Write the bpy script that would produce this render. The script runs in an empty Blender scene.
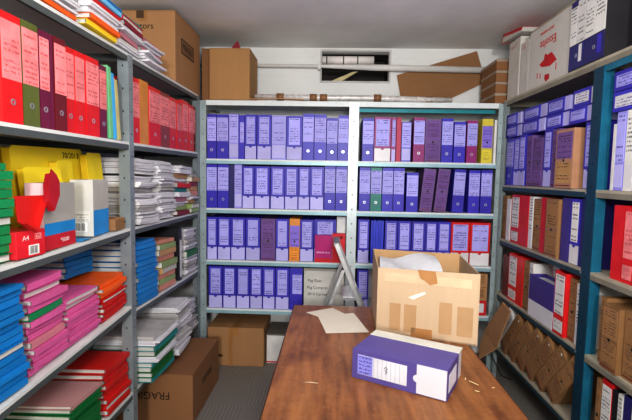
import bpy, bmesh, math, random
from mathutils import Matrix, Vector
random.seed(7)
C = bpy.context.scene.collection
SC = bpy.context.scene
XL, XR, YB, H = -0.924, 1.132, 2.986, 1.39     # aisle planes of the three racks, lens height
PI = math.pi

# ------------------------------------------------------------------ materials
def lin(c):
    return tuple(((v/255)/12.92 if v/255 <= .04045 else ((v/255+.055)/1.055)**2.4) for v in c)
_M = {}
def nd(nt, t, **kw):
    n = nt.nodes.new(t)
    for k, v in kw.items(): setattr(n, k, v)
    return n
def math_n(nt, op, a, b=None):
    n = nd(nt, 'ShaderNodeMath', operation=op)
    for i, v in enumerate((a, b)):
        if v is None: continue
        if isinstance(v, (int, float)): n.inputs[i].default_value = v
        else: nt.links.new(v, n.inputs[i])
    return n.outputs[0]
def mix_n(nt, fac, a, b, blend='MIX'):
    n = nd(nt, 'ShaderNodeMix', data_type='RGBA', blend_type=blend)
    for sock, v in ((n.inputs[0], fac), (n.inputs[6], a), (n.inputs[7], b)):
        if isinstance(v, (int, float)): sock.default_value = v
        elif isinstance(v, tuple): sock.default_value = (*v[:3], 1)
        else: nt.links.new(v, sock)
    return n.outputs[2]
def mat(name, rgb, rough=.6, metal=0., var=.10, scale=9., obj_var=.10, text=None, streak=None, spec=.35, stretch=(1, 1, 1), bump=0.):
    """procedural paint/paper/board; text=(ink rgb, rows, density) adds illegible handwriting across a label plate"""
    if name in _M: return _M[name]
    m = bpy.data.materials.new(name); m.use_nodes = True
    nt = m.node_tree; bs = nt.nodes['Principled BSDF']
    bs.inputs['Roughness'].default_value = rough; bs.inputs['Metallic'].default_value = metal
    bs.inputs['Specular IOR Level'].default_value = spec
    tc = nd(nt, 'ShaderNodeTexCoord'); oi = nd(nt, 'ShaderNodeObjectInfo')
    mp = nd(nt, 'ShaderNodeMapping'); nt.links.new(tc.outputs['Object'], mp.inputs[0]); mp.inputs['Scale'].default_value = stretch
    no = nd(nt, 'ShaderNodeTexNoise'); no.noise_dimensions = '4D'
    no.inputs['Scale'].default_value = scale; no.inputs['Detail'].default_value = 5
    nt.links.new(mp.outputs[0], no.inputs['Vector'])
    nt.links.new(math_n(nt, 'MULTIPLY', oi.outputs['Random'], 37.), no.inputs['W'])
    c = lin(rgb)
    lo = tuple(v*(1-var*1.6) for v in c); hi = tuple(min(1, v*(1+var*1.2)) for v in c)
    rmp = nd(nt, 'ShaderNodeMapRange'); rmp.inputs[1].default_value = .3; rmp.inputs[2].default_value = .7
    nt.links.new(no.outputs[0], rmp.inputs[0])
    col = mix_n(nt, rmp.outputs[0], lo, hi)
    if obj_var:
        k = math_n(nt, 'ADD', math_n(nt, 'MULTIPLY', oi.outputs['Random'], obj_var*2), 1-obj_var)
        cmb = nd(nt, 'ShaderNodeCombineColor')
        for i in range(3): nt.links.new(k, cmb.inputs[i])
        col = mix_n(nt, 1., col, cmb.outputs[0], 'MULTIPLY')
    if text:
        ink, rows, dens = text
        sp = nd(nt, 'ShaderNodeSeparateXYZ'); nt.links.new(tc.outputs['Generated'], sp.inputs[0])
        zz = math_n(nt, 'MULTIPLY', sp.outputs[2], float(rows))
        fr = math_n(nt, 'FRACT', zz); fl = math_n(nt, 'FLOOR', zz)
        band = math_n(nt, 'MULTIPLY', math_n(nt, 'GREATER_THAN', fr, .28), math_n(nt, 'LESS_THAN', fr, .72))
        edge = math_n(nt, 'MULTIPLY', math_n(nt, 'GREATER_THAN', sp.outputs[0], .1), math_n(nt, 'LESS_THAN', sp.outputs[0], .9))
        wn = nd(nt, 'ShaderNodeTexWhiteNoise', noise_dimensions='2D')
        cv = nd(nt, 'ShaderNodeCombineXYZ'); nt.links.new(fl, cv.inputs[0]); nt.links.new(math_n(nt, 'MULTIPLY', oi.outputs['Random'], 91.), cv.inputs[1])
        nt.links.new(cv.outputs[0], wn.inputs['Vector'])
        gate = math_n(nt, 'LESS_THAN', wn.outputs['Value'], dens)
        cx = nd(nt, 'ShaderNodeCombineXYZ')
        nt.links.new(math_n(nt, 'MULTIPLY', sp.outputs[0], 9.), cx.inputs[0]); nt.links.new(math_n(nt, 'MULTIPLY', fl, 3.7), cx.inputs[1])
        nt.links.new(math_n(nt, 'MULTIPLY', fr, 2.), cx.inputs[2])
        n2 = nd(nt, 'ShaderNodeTexNoise'); n2.noise_dimensions = '4D'; n2.inputs['Scale'].default_value = 1.1; n2.inputs['Detail'].default_value = 1
        nt.links.new(cx.outputs[0], n2.inputs['Vector']); nt.links.new(math_n(nt, 'MULTIPLY', oi.outputs['Random'], 55.), n2.inputs['W'])
        stroke = math_n(nt, 'GREATER_THAN', n2.outputs[0], .47)
        f = math_n(nt, 'MULTIPLY', math_n(nt, 'MULTIPLY', band, edge), math_n(nt, 'MULTIPLY', gate, stroke))
        col = mix_n(nt, math_n(nt, 'MULTIPLY', f, .75), col, lin(ink))
    if bump:
        b = nd(nt, 'ShaderNodeBump'); b.inputs['Strength'].default_value = bump; b.inputs['Distance'].default_value = .004
        nt.links.new(no.outputs[0], b.inputs['Height']); nt.links.new(b.outputs[0], bs.inputs['Normal'])
    nt.links.new(col, bs.inputs['Base Color'])
    _M[name] = m
    return m
INK = (38,36,70)
COV = {  # cover colours
 'violet': (60,50,176), 'navy': (44,40,110), 'lilac': (150,146,226), 'magenta': (150,46,120), 'crimson': (176,40,84), 'white': (222,220,216), 'green': (40,124,116),
 'cobalt': (52,64,200), 'red': (214,30,34), 'maroon': (110,26,36), 'plum': (112,26,64), 'black': (34,34,40), 'olive': (96,104,48), 'rust': (150,60,50),
 'orange': (212,138,60), 'violet dark': (72,58,140), 'yellow': (206,190,70), 'mauve': (112,82,138), 'kraft': (150,112,74), 'pink kraft': (178,134,104)}
LABM = {'lilac': mat('label_lilac', (174,170,236), .6, var=.05, scale=30, text=((70,62,150), 11, .62)),
        'pink': mat('label_pink', (240,140,142), .6, var=.14, scale=22, text=((186,60,70), 11, .62)),
        'white': mat('label_white', (224,222,218), .6, var=.03, scale=30, text=((46,44,56), 11, .6))}
def cov(c): return mat('cover_'+c.replace(' ', '_'), COV[c], .42, var=.07, scale=14, obj_var=.09, spec=.4)
M_PAPER = mat('page_edges', (206,204,198), .9, var=.10, scale=40, stretch=(.2,.2,6))
M_RING = mat('ring_metal', (190,190,196), .35, .7)
M_BASE = mat('base_panel_lilac', (186,182,232), .55, var=.05)
M_BASEW = mat('base_panel_white', (220,218,220), .55, var=.04)
M_KTEXT = {c: mat('kraft_print_'+c.replace(' ','_'), tuple(min(255, int(v*1.08)) for v in COV[c]), .85, var=.06, scale=20, text=((62,42,50), 10, .6)) for c in ('kraft','mauve','orange','pink kraft','yellow')}
M_MIDV = mat('label_mid_violet', (140,120,214), .6, text=((90,60,140), 7, .5))

# ------------------------------------------------------------------ mesh helpers
class MB:
    def __init__(s): s.v = []; s.f = []; s.mi = []
    def quadbox(s, P, mi=0):
        """P: 8 corners (bottom 4 ccw, top 4 ccw)"""
        b = len(s.v); s.v += [tuple(p) for p in P]
        for q in ((0,3,2,1),(4,5,6,7),(0,1,5,4),(1,2,6,5),(2,3,7,6),(3,0,4,7)):
            s.f.append([b+i for i in q]); s.mi.append(mi)
        return s
    def box(s, x0, x1, y0, y1, z0, z1, mi=0):
        return s.quadbox([(x0,y0,z0),(x1,y0,z0),(x1,y1,z0),(x0,y1,z0),(x0,y0,z1),(x1,y0,z1),(x1,y1,z1),(x0,y1,z1)], mi)
    def poly(s, pts, mi=0):
        b = len(s.v); s.v += [tuple(p) for p in pts]; s.f.append(list(range(b, b+len(pts)))); s.mi.append(mi); return s
    def prism(s, pts, axis, a0, a1, mi=0):
        """extrude a 2-D outline along axis 'x','y' or 'z'"""
        n = len(pts); b = len(s.v)
        mk = {'x': lambda p, a: (a, p[0], p[1]), 'y': lambda p, a: (p[0], a, p[1]), 'z': lambda p, a: (p[0], p[1], a)}[axis]
        s.v += [mk(p, a0) for p in pts] + [mk(p, a1) for p in pts]
        s.f.append([b+i for i in range(n)][::-1]); s.mi.append(mi)
        s.f.append([b+n+i for i in range(n)]); s.mi.append(mi)
        for i in range(n):
            j = (i+1) % n; s.f.append([b+i, b+j, b+n+j, b+n+i]); s.mi.append(mi)
        return s
    def tube(s, pts, r, n=10, mi=0):
        pts = [Vector(p) for p in pts]; b = len(s.v); rs = r if isinstance(r, list) else [r]*len(pts)
        for i, p in enumerate(pts):
            t = (pts[min(i+1, len(pts)-1)] - pts[max(i-1, 0)]).normalized()
            up = Vector((0,0,1)) if abs(t.z) < .9 else Vector((1,0,0))
            a = t.cross(up).normalized(); c = a.cross(t)
            for k in range(n):
                q = p + (a*math.cos(2*PI*k/n) + c*math.sin(2*PI*k/n))*rs[i]; s.v.append(tuple(q))
        for i in range(len(pts)-1):
            for k in range(n):
                s.f.append([b+i*n+k, b+i*n+(k+1)%n, b+(i+1)*n+(k+1)%n, b+(i+1)*n+k]); s.mi.append(mi)
        s.f.append([b+k for k in range(n)][::-1]); s.f.append([b+(len(pts)-1)*n+k for k in range(n)]); s.mi += [mi, mi]
        return s
    def grid_slab(s, nx, ny, fn0, fn1, mi=0):
        """closed slab between two height fields fn(i/nx, j/ny)->(x,y,z)"""
        b = len(s.v); N = (nx+1)*(ny+1)
        for fn in (fn0, fn1):
            for i in range(nx+1):
                for j in range(ny+1): s.v.append(tuple(fn(i/nx, j/ny)))
        I = lambda k, i, j: b + k*N + i*(ny+1) + j
        for i in range(nx):
            for j in range(ny):
                s.f.append([I(0,i,j), I(0,i,j+1), I(0,i+1,j+1), I(0,i+1,j)]); s.mi.append(mi)
                s.f.append([I(1,i,j), I(1,i+1,j), I(1,i+1,j+1), I(1,i,j+1)]); s.mi.append(mi)
        for i in range(nx):
            s.f.append([I(0,i,0), I(0,i+1,0), I(1,i+1,0), I(1,i,0)]); s.f.append([I(0,i+1,ny), I(0,i,ny), I(1,i,ny), I(1,i+1,ny)]); s.mi += [mi, mi]
        for j in range(ny):
            s.f.append([I(0,0,j+1), I(0,0,j), I(1,0,j), I(1,0,j+1)]); s.f.append([I(0,nx,j), I(0,nx,j+1), I(1,nx,j+1), I(1,nx,j)]); s.mi += [mi, mi]
        return s
    def build(s, name, mats, parent=None, bevel=0., smooth=False):
        me = bpy.data.meshes.new(name); me.from_pydata(s.v, [], s.f)
        for m in (mats if isinstance(mats, (list, tuple)) else [mats]): me.materials.append(m)
        for p, i in zip(me.polygons, s.mi): p.material_index = i
        bm = bmesh.new(); bm.from_mesh(me); bmesh.ops.recalc_face_normals(bm, faces=bm.faces)
        if bevel:
            bmesh.ops.bevel(bm, geom=[e for e in bm.edges if e.is_manifold and e.calc_face_angle(0) > .6], offset=bevel, segments=2, affect='EDGES', profile=.5)
        bm.to_mesh(me); bm.free()
        if smooth:
            for p in me.polygons: p.use_smooth = True
        o = bpy.data.objects.new(name, me); C.objects.link(o)
        if parent: o.parent = parent
        return o
def tag(o, label=None, cat=None, group=None, kind=None):
    if label: o['label'] = label
    if cat: o['category'] = cat
    if group: o['group'] = group
    if kind: o['kind'] = kind
    return o
def empty(name, loc=(0,0,0), rot=(0,0,0), label=None, cat=None, group=None):
    o = bpy.data.objects.new(name, None); C.objects.link(o); o.empty_display_size = .05
    o.location = loc; o.rotation_euler = rot
    return tag(o, label, cat, group)
def P(side, u, d, z):
    return {'back': (u, YB+d, z), 'left': (XL-d, u, z), 'right': (XR+d, u, z)}[side]
ROTZ = {'back': 0, 'left': PI/2, 'right': -PI/2}
def writing(body, parent, loc, rot, size, m, label=None, name='printed_text', extr=.0004, sx=1):
    cu = bpy.data.curves.new(name, 'FONT'); cu.body = body; cu.size = size; cu.extrude = extr
    cu.align_x = 'CENTER'; cu.align_y = 'CENTER'; cu.materials.append(m)
    o = bpy.data.objects.new(name, cu); C.objects.link(o); o.parent = parent
    o.location = loc; o.rotation_euler = rot; o.scale = (sx, 1, 1)
    TEXTS.append(o)
    if label: o['label'] = label
    return o
TEXTS = []
ORD = 'first second third fourth fifth sixth seventh eighth ninth tenth eleventh twelfth thirteenth fourteenth fifteenth sixteenth seventeenth eighteenth'.split()

# ------------------------------------------------------------------ the room
ZC = 2.372; YW = 3.42; WL, WR = -1.36, 1.58
m_ceil = mat('ceiling_plaster', (236,236,234), .95, var=.11, scale=1.6, obj_var=0, bump=.25)
m_wall = mat('white_wall_paint', (226,226,224), .9, var=.04, scale=3, obj_var=0)
tag(MB().box(WL-.1, WR+.1, -.6, YW+.1, ZC, ZC+.06).build('ceiling', m_ceil), kind='structure')
def floor_mat():
    m = bpy.data.materials.new('parquet_floor'); m.use_nodes = True; nt = m.node_tree; bs = nt.nodes['Principled BSDF']
    tc = nd(nt, 'ShaderNodeTexCoord'); ch = nd(nt, 'ShaderNodeTexChecker'); ch.inputs['Scale'].default_value = 1/.25
    nt.links.new(tc.outputs['Object'], ch.inputs[0])
    ws = []
    for dr in ('X', 'Y'):
        w = nd(nt, 'ShaderNodeTexWave', bands_direction=dr); w.inputs['Scale'].default_value = 14; w.inputs['Distortion'].default_value = .6
        nt.links.new(tc.outputs['Object'], w.inputs[0]); ws.append(w.outputs['Fac'])
    f = nd(nt, 'ShaderNodeMix'); nt.links.new(ch.outputs['Fac'], f.inputs[0]); nt.links.new(ws[0], f.inputs[2]); nt.links.new(ws[1], f.inputs[3])
    no = nd(nt, 'ShaderNodeTexNoise'); no.inputs['Scale'].default_value = 6; no.inputs['Detail'].default_value = 6; nt.links.new(tc.outputs['Object'], no.inputs[0])
    c1 = mix_n(nt, f.outputs[0], lin((112,108,102)), lin((150,146,138)))
    c2 = mix_n(nt, no.outputs[0], lin((128,122,114)), c1)
    nt.links.new(c2, bs.inputs['Base Color']); bs.inputs['Roughness'].default_value = .55
    return m
tag(MB().box(WL-.1, WR+.1, -.6, YW+.1, -.06, 0).build('floor', floor_mat()), kind='structure')
tag(MB().box(WL-.08, WL, -.6, YW+.1, 0, ZC).build('wall_left', m_wall), kind='structure')
tag(MB().box(WR, WR+.08, -.6, YW+.1, 0, ZC).build('wall_right', m_wall), kind='structure')
vx0, vx1, vz0, vz1 = -.103, .414, .734+H, .956+H
wb = MB()
wb.box(WL, vx0, YW, YW+.08, 0, ZC).box(vx1, WR, YW, YW+.08, 0, ZC).box(vx0, vx1, YW, YW+.08, 0, vz0).box(vx0, vx1, YW, YW+.08, vz1, ZC)
for zz in (2.16, 2.24, 2.30):                                             # painted board joints
    wb.box(WL, vx0-.03, YW-.003, YW, zz, zz+.004)
    wb.box(vx1+.03, WR, YW-.003, YW, zz, zz+.004)
tag(wb.build('wall_back', m_wall), kind='structure')
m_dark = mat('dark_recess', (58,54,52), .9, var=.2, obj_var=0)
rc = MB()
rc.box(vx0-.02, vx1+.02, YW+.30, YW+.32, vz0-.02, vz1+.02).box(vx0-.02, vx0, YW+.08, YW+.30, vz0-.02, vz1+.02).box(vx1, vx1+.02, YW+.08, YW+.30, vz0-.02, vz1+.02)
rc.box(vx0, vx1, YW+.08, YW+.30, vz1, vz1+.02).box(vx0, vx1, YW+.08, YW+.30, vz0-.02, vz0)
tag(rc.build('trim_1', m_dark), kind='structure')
tr = MB(); e = .014
for a in ((vx0-e, vx1+e, vz1, vz1+e), (vx0-e, vx1+e, vz0-e, vz0), (vx0-e, vx0, vz0, vz1), (vx1, vx1+e, vz0, vz1)):
    tr.box(a[0], a[1], YW-.006, YW, a[2], a[3])
tag(tr.build('trim_2', mat('grey_trim', (196,194,192), .7, obj_var=0)), kind='structure')
# pipes on the wall and lagged pipes in the opening
m_pipe = mat('white_pipe', (214,212,208), .5, var=.08, scale=5, obj_var=0)
pr = empty('wall_pipe', (0, YW-.05, 2.22), label='white painted pipe running across the back wall in front of the opening', cat='pipe')
MB().tube([(-1.2, 0, .006), (-.1, 0, .003), (.3, 0, -.004), (1.5, 0, -.022)], [.013, .013, .024, .024], 12).build('pipe_run', m_pipe, pr, smooth=True)
for x in (-.12, 1.22): MB().box(x-.010, x+.010, -.02, .0495, -.022, .022).build('pipe_clip', m_pipe, pr)
lp = empty('lagged_pipe', (vx0, YW+.045, 2.292), label='white lagged pipe with bands, inside the dark wall opening', cat='pipe')
MB().tube([(.0, 0, 0), (.40, 0, 0)], .032, 12)  .build('lagging', mat('lagging_white', (244,236,232), .6, obj_var=0), lp, smooth=True)
for x in (.03, .16, .27): MB().tube([(x, 0, 0), (x+.008, 0, 0)], .034, 12).build('band', m_dark, lp)
lp.location.x += .003
tag(MB().quadbox([(vx0+.08, YW-.002, vz0+.002), (vx0+.16, YW-.002, vz0+.002), (vx0+.16, YW+.05, vz0+.002), (vx0+.08, YW+.05, vz0+.002),
     (vx0+.24, YW+.02, vz0+.075), (vx0+.28, YW+.02, vz0+.08), (vx0+.28, YW+.05, vz0+.08), (vx0+.24, YW+.05, vz0+.075)]).build('foam_strip', mat('yellow_foam', (216,202,158), .9)),
    'pale yellow foam strip sticking up in the dark wall opening', 'foam')
# cardboard sheet leaning between the wall and the pipe, standing on the back rack
m_kb = mat('brown_board', (146,108,74), .9, var=.06, scale=6)
bz = .0
pts = [(.474,2.169),(1.069,2.353),(1.147,2.124),(.86,1.985),(.776,1.925),(.57,1.925),(.509,2.0)]
tag(MB().prism(pts, 'y', YW-.018, YW-.011).build('cardboard_sheet', m_kb), 'brown cardboard sheet leaning on the back wall behind the white pipe', 'cardboard')
# ------------------------------------------------------------------ the three shelving racks
def rack_mats(side):
    if side == 'left':  return (mat('rack_grey_lip', (92,98,98), .5, .25, var=.1, obj_var=.03), mat('rack_white_top', (216,216,214), .5, var=.06, obj_var=.03), mat('rack_grey_post', (140,148,152), .45, .25, var=.09, obj_var=.04))
    if side == 'back':  return (mat('rack_teal_lip', (150,184,192), .4, .2, var=.08, obj_var=.03), mat('rack_pale_top', (214,220,220), .45, var=.05, obj_var=.03), mat('rack_pale_post', (196,204,206), .4, .2, var=.07, obj_var=.03))
    return (mat('rack_dark_teal_lip', (40,72,84), .45, .25, var=.1, obj_var=.03), mat('rack_beige_top', (176,168,150), .6, var=.12, obj_var=.03), mat('rack_blue_post', (36,112,140), .4, .2, var=.12, scale=18, obj_var=.03))
m_slot = mat('post_slot', (40,44,46), .8, obj_var=0)
m_bolt = mat('bolt_steel', (176,178,180), .35, .8, obj_var=0)
def shelf(root, side, u0, u1, z0, z1, D, mats, lip=.034, name='shelf', edge=.012):
    b = MB()
    def qb(ua, ub, d0, d1, h0, h1, mi):
        za, zb = z0 + (z1-z0)*(ua-u0)/(u1-u0), z0 + (z1-z0)*(ub-u0)/(u1-u0)
        b.quadbox([P(side,ua,d0,za+h0), P(side,ub,d0,zb+h0), P(side,ub,d1,zb+h0), P(side,ua,d1,za+h0),
                   P(side,ua,d0,za+h1), P(side,ub,d0,zb+h1), P(side,ub,d1,zb+h1), P(side,ua,d1,za+h1)], mi)
    qb(u0, u1, .0, D, -.004, 0, 1); qb(u0, u1, 0, .002, -lip, -edge, 0); qb(u0, u1, 0, .002, -edge, -.004, 1); qb(u0, u1, .002, .014, -lip, -lip+.002, 0)
    qb(u0, u1, D-.002, D, -lip, -.004, 0); qb(u0, u0+.002, .002, D-.002, -lip, -.004, 0); qb(u1-.002, u1, .002, D-.002, -lip, -.004, 0)
    return b.build(name, mats, root)
def post(root, side, u, w, flange, D0, ztop, mats, dd=.045, slots=True):
    """angle upright: aisle flange w wide from u, cross flange dd deep at u ('lo') or u+w ('hi')"""
    b = MB(); t = .002
    def bb(ua, ub, d0, d1, a, c, mi):
        b.quadbox([P(side,ua,d0,a), P(side,ub,d0,a), P(side,ub,d1,a), P(side,ua,d1,a), P(side,ua,d0,c), P(side,ub,d0,c), P(side,ub,d1,c), P(side,ua,d1,c)], mi)
    bb(u, u+w, D0, D0+t, 0, ztop, 0)
    uf = u if flange == 'lo' else u+w-t
    bb(uf, uf+t, D0+t, D0+dd, 0, ztop, 0)
    if slots:
        n = int(ztop/.1)
        for k in range(n):
            z = .06 + k*.1
            bb(u+w*.44, u+w*.56, D0-.0006, D0-.0001, z, z+.008, 1)
            s = uf-.0006 if flange == 'lo' else uf+t+.0001
            bb(s, s+.0005, D0+dd*.47, D0+dd*.59, z, z+.009, 1)
    return b.build('post', [mats[2], m_slot], root)
def bolt(root, side, u, z):
    c = Vector(P(side, u, -.0008, z)); n = Vector(P(side, u, -1, z))-Vector(P(side, u, 0, z))
    return MB().tube([c, c+n*.004], .006, 8).build('bolt', m_bolt, root)
DP = .385
LM = rack_mats('left')
LR = empty('shelving_rack', (XL, 1.9, 0), label='grey metal shelving rack along the left wall, holding red files and folders', cat='shelving rack')
LR.location = (0,0,0)
LSH = {'T': ((.90,1.92),(1.943,1.92),(2.96,1.922)), 'A': ((.90,1.524),(1.943,1.527),(2.96,1.536)), 'B': ((.90,1.112),(1.943,1.135),(2.96,1.128)),
       'C': ((.90,.698),(1.943,.770),(2.96,.724)), 'D': ((.90,.36),(1.943,.353),(2.96,.352))}
for k, (a, b_, c) in LSH.items():
    shelf(LR, 'left', a[0], b_[0], a[1], b_[1], DP, LM)
    shelf(LR, 'left', b_[0]+.012, c[0], .742 if k == 'C' else b_[1], c[1], DP, LM)
def zl(k, u):
    a, b_, c = LSH[k]
    if u < 1.95: return a[1]+(b_[1]-a[1])*(u-a[0])/(b_[0]-a[0])
    z0 = .742 if k == 'C' else b_[1]
    return z0+(c[1]-z0)*(u-b_[0])/(c[0]-b_[0])
for u, fl in ((.88,'lo'), (1.94,'lo'), (2.935,'hi')):
    post(LR, 'left', u, .043, fl, -.003, 1.914, LM, .05); post(LR, 'left', u, .043, fl, DP+.002, 1.914, LM, .02, False)
for u in (1.961, 2.955):
    for z in (1.51, 1.12, .72): bolt(LR, 'left', u, z-.012)
BM = rack_mats('back')
BR = empty('shelving_rack', (0,0,0), label='pale grey metal shelving rack across the back wall, full of violet files', cat='shelving rack')
BH = {'T': 1.895, 'A': 1.496, 'B': 1.153, 'C': .787, 'D': .439}
m_teal = mat('teal_stiffener', (40,140,150), .45, .1, obj_var=0)
for k, z in BH.items():
    bm_ = BM if k != 'T' else (BM[1], BM[1], BM[2])
    shelf(BR, 'back', -.886, .134, z, z, .40, bm_); shelf(BR, 'back', .136, 1.112, z, z, .40, bm_)
MB().box(.17, 1.1, YB+.06, YB+.064, 1.835, 1.86).build('stiffener', m_teal, BR)
for u, w, fl in ((-.921,.043,'lo'), (.103,.066,'hi'), (1.100,.030,'hi')):
    post(BR, 'back', u, w, fl, -.003, 1.892, BM if u == .103 else (BM[0], BM[1], mat('rack_grey_teal_post', (158,172,174), .4, .2, obj_var=0)), .04); post(BR, 'back', u, w, fl, .402, 1.892, BM, .015, False)
for z in (1.89, 1.48, 1.14, .77):
    for u in (-.905, .136): bolt(BR, 'back', u, z-.012)
RM = rack_mats('right')
RR = empty('shelving_rack', (0,0,0), label='blue metal shelving rack along the right wall, holding archive boxes', cat='shelving rack')
RHh = {'T': 1.91, 'A': 1.352, 'B': .993, 'C': .625, 'D': .257}
RM2 = (mat('rack_beige_lip', (140,134,120), .55, .1, var=.12, obj_var=.03), RM[1], RM[2])
for k, z in RHh.items():
    shelf(RR, 'right', 1.962, 2.975, z, z, DP, RM2 if k == 'T' else RM, .036)
    shelf(RR, 'right', .95, 1.955, z, z, DP, RM2, .034)
MB().box(XR+.002, XR+.006, .95, 1.90, 1.848, 1.876).build('rail', RM[2], RR)
RPa = (RM[0], RM[1], mat('rack_deep_blue_post', (22,66,88), .4, .2, var=.1, obj_var=.03)); RPc = (RM[0], RM[1], mat('rack_pale_right_post', (150,160,160), .4, .2, obj_var=0))
post(RR, 'right', 1.908, .066, 'lo', -.003, 1.875, RPa, .004)
b = MB(); b.box(XR, XR+.045, 1.9085, 1.911, 0, 1.875)
for k in range(4): b.box(XR+.004+k*.011, XR+.009+k*.011, 1.906, 1.9085, 0, 1.875)
b.build('post', RM[2], RR)
post(RR, 'right', 2.935, .042, 'hi', -.003, 1.9, RPc, .04)
for u in (.93, 1.908, 2.935): post(RR, 'right', u, .042, 'lo', DP+.002, 1.875, RM, .02, False)
post(RR, 'right', .90, .043, 'lo', -.003, 1.875, RM, .045)
for z in (1.352, .993, .625): bolt(RR, 'right', 1.975, z-.016); bolt(RR, 'right', 2.955, z-.016)

# ------------------------------------------------------------------ files, built in local axes: x width, -y spine, z up
def finger_ring(root, z, r=.0085, par=None):
    b = MB(); n = 14
    for k in range(n):
        a0, a1 = 2*PI*k/n, 2*PI*(k+1)/n
        b.quadbox([(r*math.cos(a0),-.0022,z+r*math.sin(a0)),(r*math.cos(a1),-.0022,z+r*math.sin(a1)),(.6*r*math.cos(a1),-.0022,z+.6*r*math.sin(a1)),(.6*r*math.cos(a0),-.0022,z+.6*r*math.sin(a0)),
                   (r*math.cos(a0),.0005,z+r*math.sin(a0)),(r*math.cos(a1),.0005,z+r*math.sin(a1)),(.6*r*math.cos(a1),.0005,z+.6*r*math.sin(a1)),(.6*r*math.cos(a0),.0005,z+.6*r*math.sin(a0))])
    return b.build('finger_ring', M_RING, par or root)
def split_col(c):
    ps = c.split()
    if c in COV: return c, {'white':'white'}.get(c, 'lilac')
    return ps[0], ps[1]
def make_file(kind, col, w, h, ex, root, lab='lilac', depth=.285):
    cc = cov(col); hw = w/2; t = .003
    if kind == 'arch':                                   # lever arch file: three-sided cover round a block of pages
        MB().box(-hw, hw, 0, t, 0, h).box(-hw, -hw+t, t, depth, 0, h).box(hw-t, hw, t, depth, 0, h).build('cover', cc, root); cvr = root.children[-1]
        MB().box(-hw+t+.001, hw-t-.001, .03, depth-.012, .004, h-.02).build('paper_block', M_PAPER, root)
        big = ex.get('big'); l0 = h*(.40 if not big else .33); l1 = h*(.93 if not big else .95)
        k = .96 if not big else .82
        MB().box(-hw*k, hw*k, -.0012, 0, l0, l1).build('spine_label', LABM[lab], root)
        if big: MB().box(-hw*.8, hw*.8, -.0012, 0, h*.05, h*.24).build('base_label', LABM[lab], root)
        else: finger_ring(root, h*.20, min(.0095, hw*.55), cvr)
    elif kind == 'boxfile':                              # slip-case with a label window and a pale inner box showing below
        MB().box(-hw, hw, 0, t, h*.30, h).box(-hw, hw, t, depth, h-t, h).box(-hw, -hw+t, t, depth, 0, h-t).box(hw-t, hw, t, depth, 0, h-t).box(-hw, hw, depth, depth+t, 0, h).build('case', cc, root); cse = root.children[-1]
        MB().box(-hw+t, hw-t, .001, depth-.002, .002, h*.295).build('base_panel', M_BASEW if (ex.get('wide') or lab == 'white') else M_BASE, root)
        k = .70 if not ex.get('wide') else .80
        MB().box(-hw*k, hw*k, -.0012, 0, h*.345, h*.95).build('spine_label', LABM[lab], root)
        r = min(.011, hw*.5); n = 8
        MB().prism([(r*math.cos(PI+PI*i/n), h*.295+r*math.sin(PI+PI*i/n)) for i in range(n+1)], 'y', -.0008, .0008).build('thumb_notch', cc, cse)
    elif kind == 'plain':
        MB().box(-hw, hw, 0, depth, 0, h).build('case', cc if not ex.get('clear') else mat('clear_blue_wallet', (104,104,206), .25, spec=.6), root)
        MB().box(-hw*.94, hw*.94, -.0012, 0, h*.36, h*.97).build('spine_label', LABM[lab], root)
        MB().box(-hw*.9, hw*.9, -.0010, 0, h*.04, h*.33).build('base_label', M_BASE if lab == 'lilac' else M_BASEW, root)
    elif kind == 'kraft':
        MB().box(-hw, hw, 0, depth, 0, h).build('box_body', cc, root)
        if ex.get('mid'):
            MB().box(-hw*.94, hw*.94, -.0012, 0, h*.34, h*.84).build('spine_label', M_MIDV, root)
            MB().box(-hw*.8, hw*.8, -.0012, 0, h*.05, h*.30).build('base_label', M_KTEXT[col], root)
        else:
            MB().box(-hw*.88, hw*.88, -.0010, 0, h*.50, h*.95).build('spine_print', (M_KTEXT[col] if col != 'pink kraft' else mat('kraft_print_mauve', (160,120,142), .85, text=((90,60,90), 8, .5))), root)
            MB().box(-hw*.88, hw*.88, -.0010, 0, h*.08, h*.44).build('base_print', (M_KTEXT[col] if col != 'pink kraft' else mat('kraft_print_tan', (190,148,98), .85, text=((90,60,50), 7, .5))), root)
            MB().box(-hw*.85, hw*.85, -.0012, 0, h*.035, h*.05).build('red_band', mat('red_band_print', (120,44,36), .8), root)
        MB().prism([(.007*math.cos(2*PI*i/10), h*.47+.007*math.sin(2*PI*i/10)) for i in range(10)], 'y', -.0014, .0004).build('finger_hole', m_slot, root)
    elif kind == 'slim':
        MB().box(-hw, hw, 0, t, 0, h).box(-hw, -hw+t, t, depth, 0, h).box(hw-t, hw, t, depth, 0, h).build('cover', cc, root)
        MB().box(-hw+t, hw-t, .02, depth-.01, .003, h-.015).build('paper_block', M_PAPER, root)
        if ex.get('lab'): MB().box(-hw*.55, hw*.9, -.0012, 0, h*.38, h*.84).build('spine_label', LABM['lilac'], root)
def make_lying(col, w, h, root, lab):
    cc = cov(col); hw = w/2; d = .27
    MB().box(-hw, hw*.5, 0, .003, 0, h).box(-hw, hw, .003, d, h-.003, h).box(-hw, hw, .003, d, 0, .003).box(-hw, -hw+.003, .003, d, .003, h-.003).build('case', cc, root)
    MB().box(-hw*.99+.004, hw*.98, .004, d-.004, .0035, h-.0035).build('base_panel', M_BASEW if lab == 'white' else M_BASE, root)
    MB().box(-hw*.86, hw*.36, -.0012, 0, h*.2, h*.8).build('spine_label', mat('label_lying_'+lab, (162,158,228) if lab == 'lilac' else (218,216,220), .6, text=((66,58,140), 4, .75)), root)
KINDNAME = {'arch': 'lever_arch_file', 'boxfile': 'box_file', 'plain': 'file_box', 'kraft': 'archive_box', 'slim': 'ring_binder'}
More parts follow.
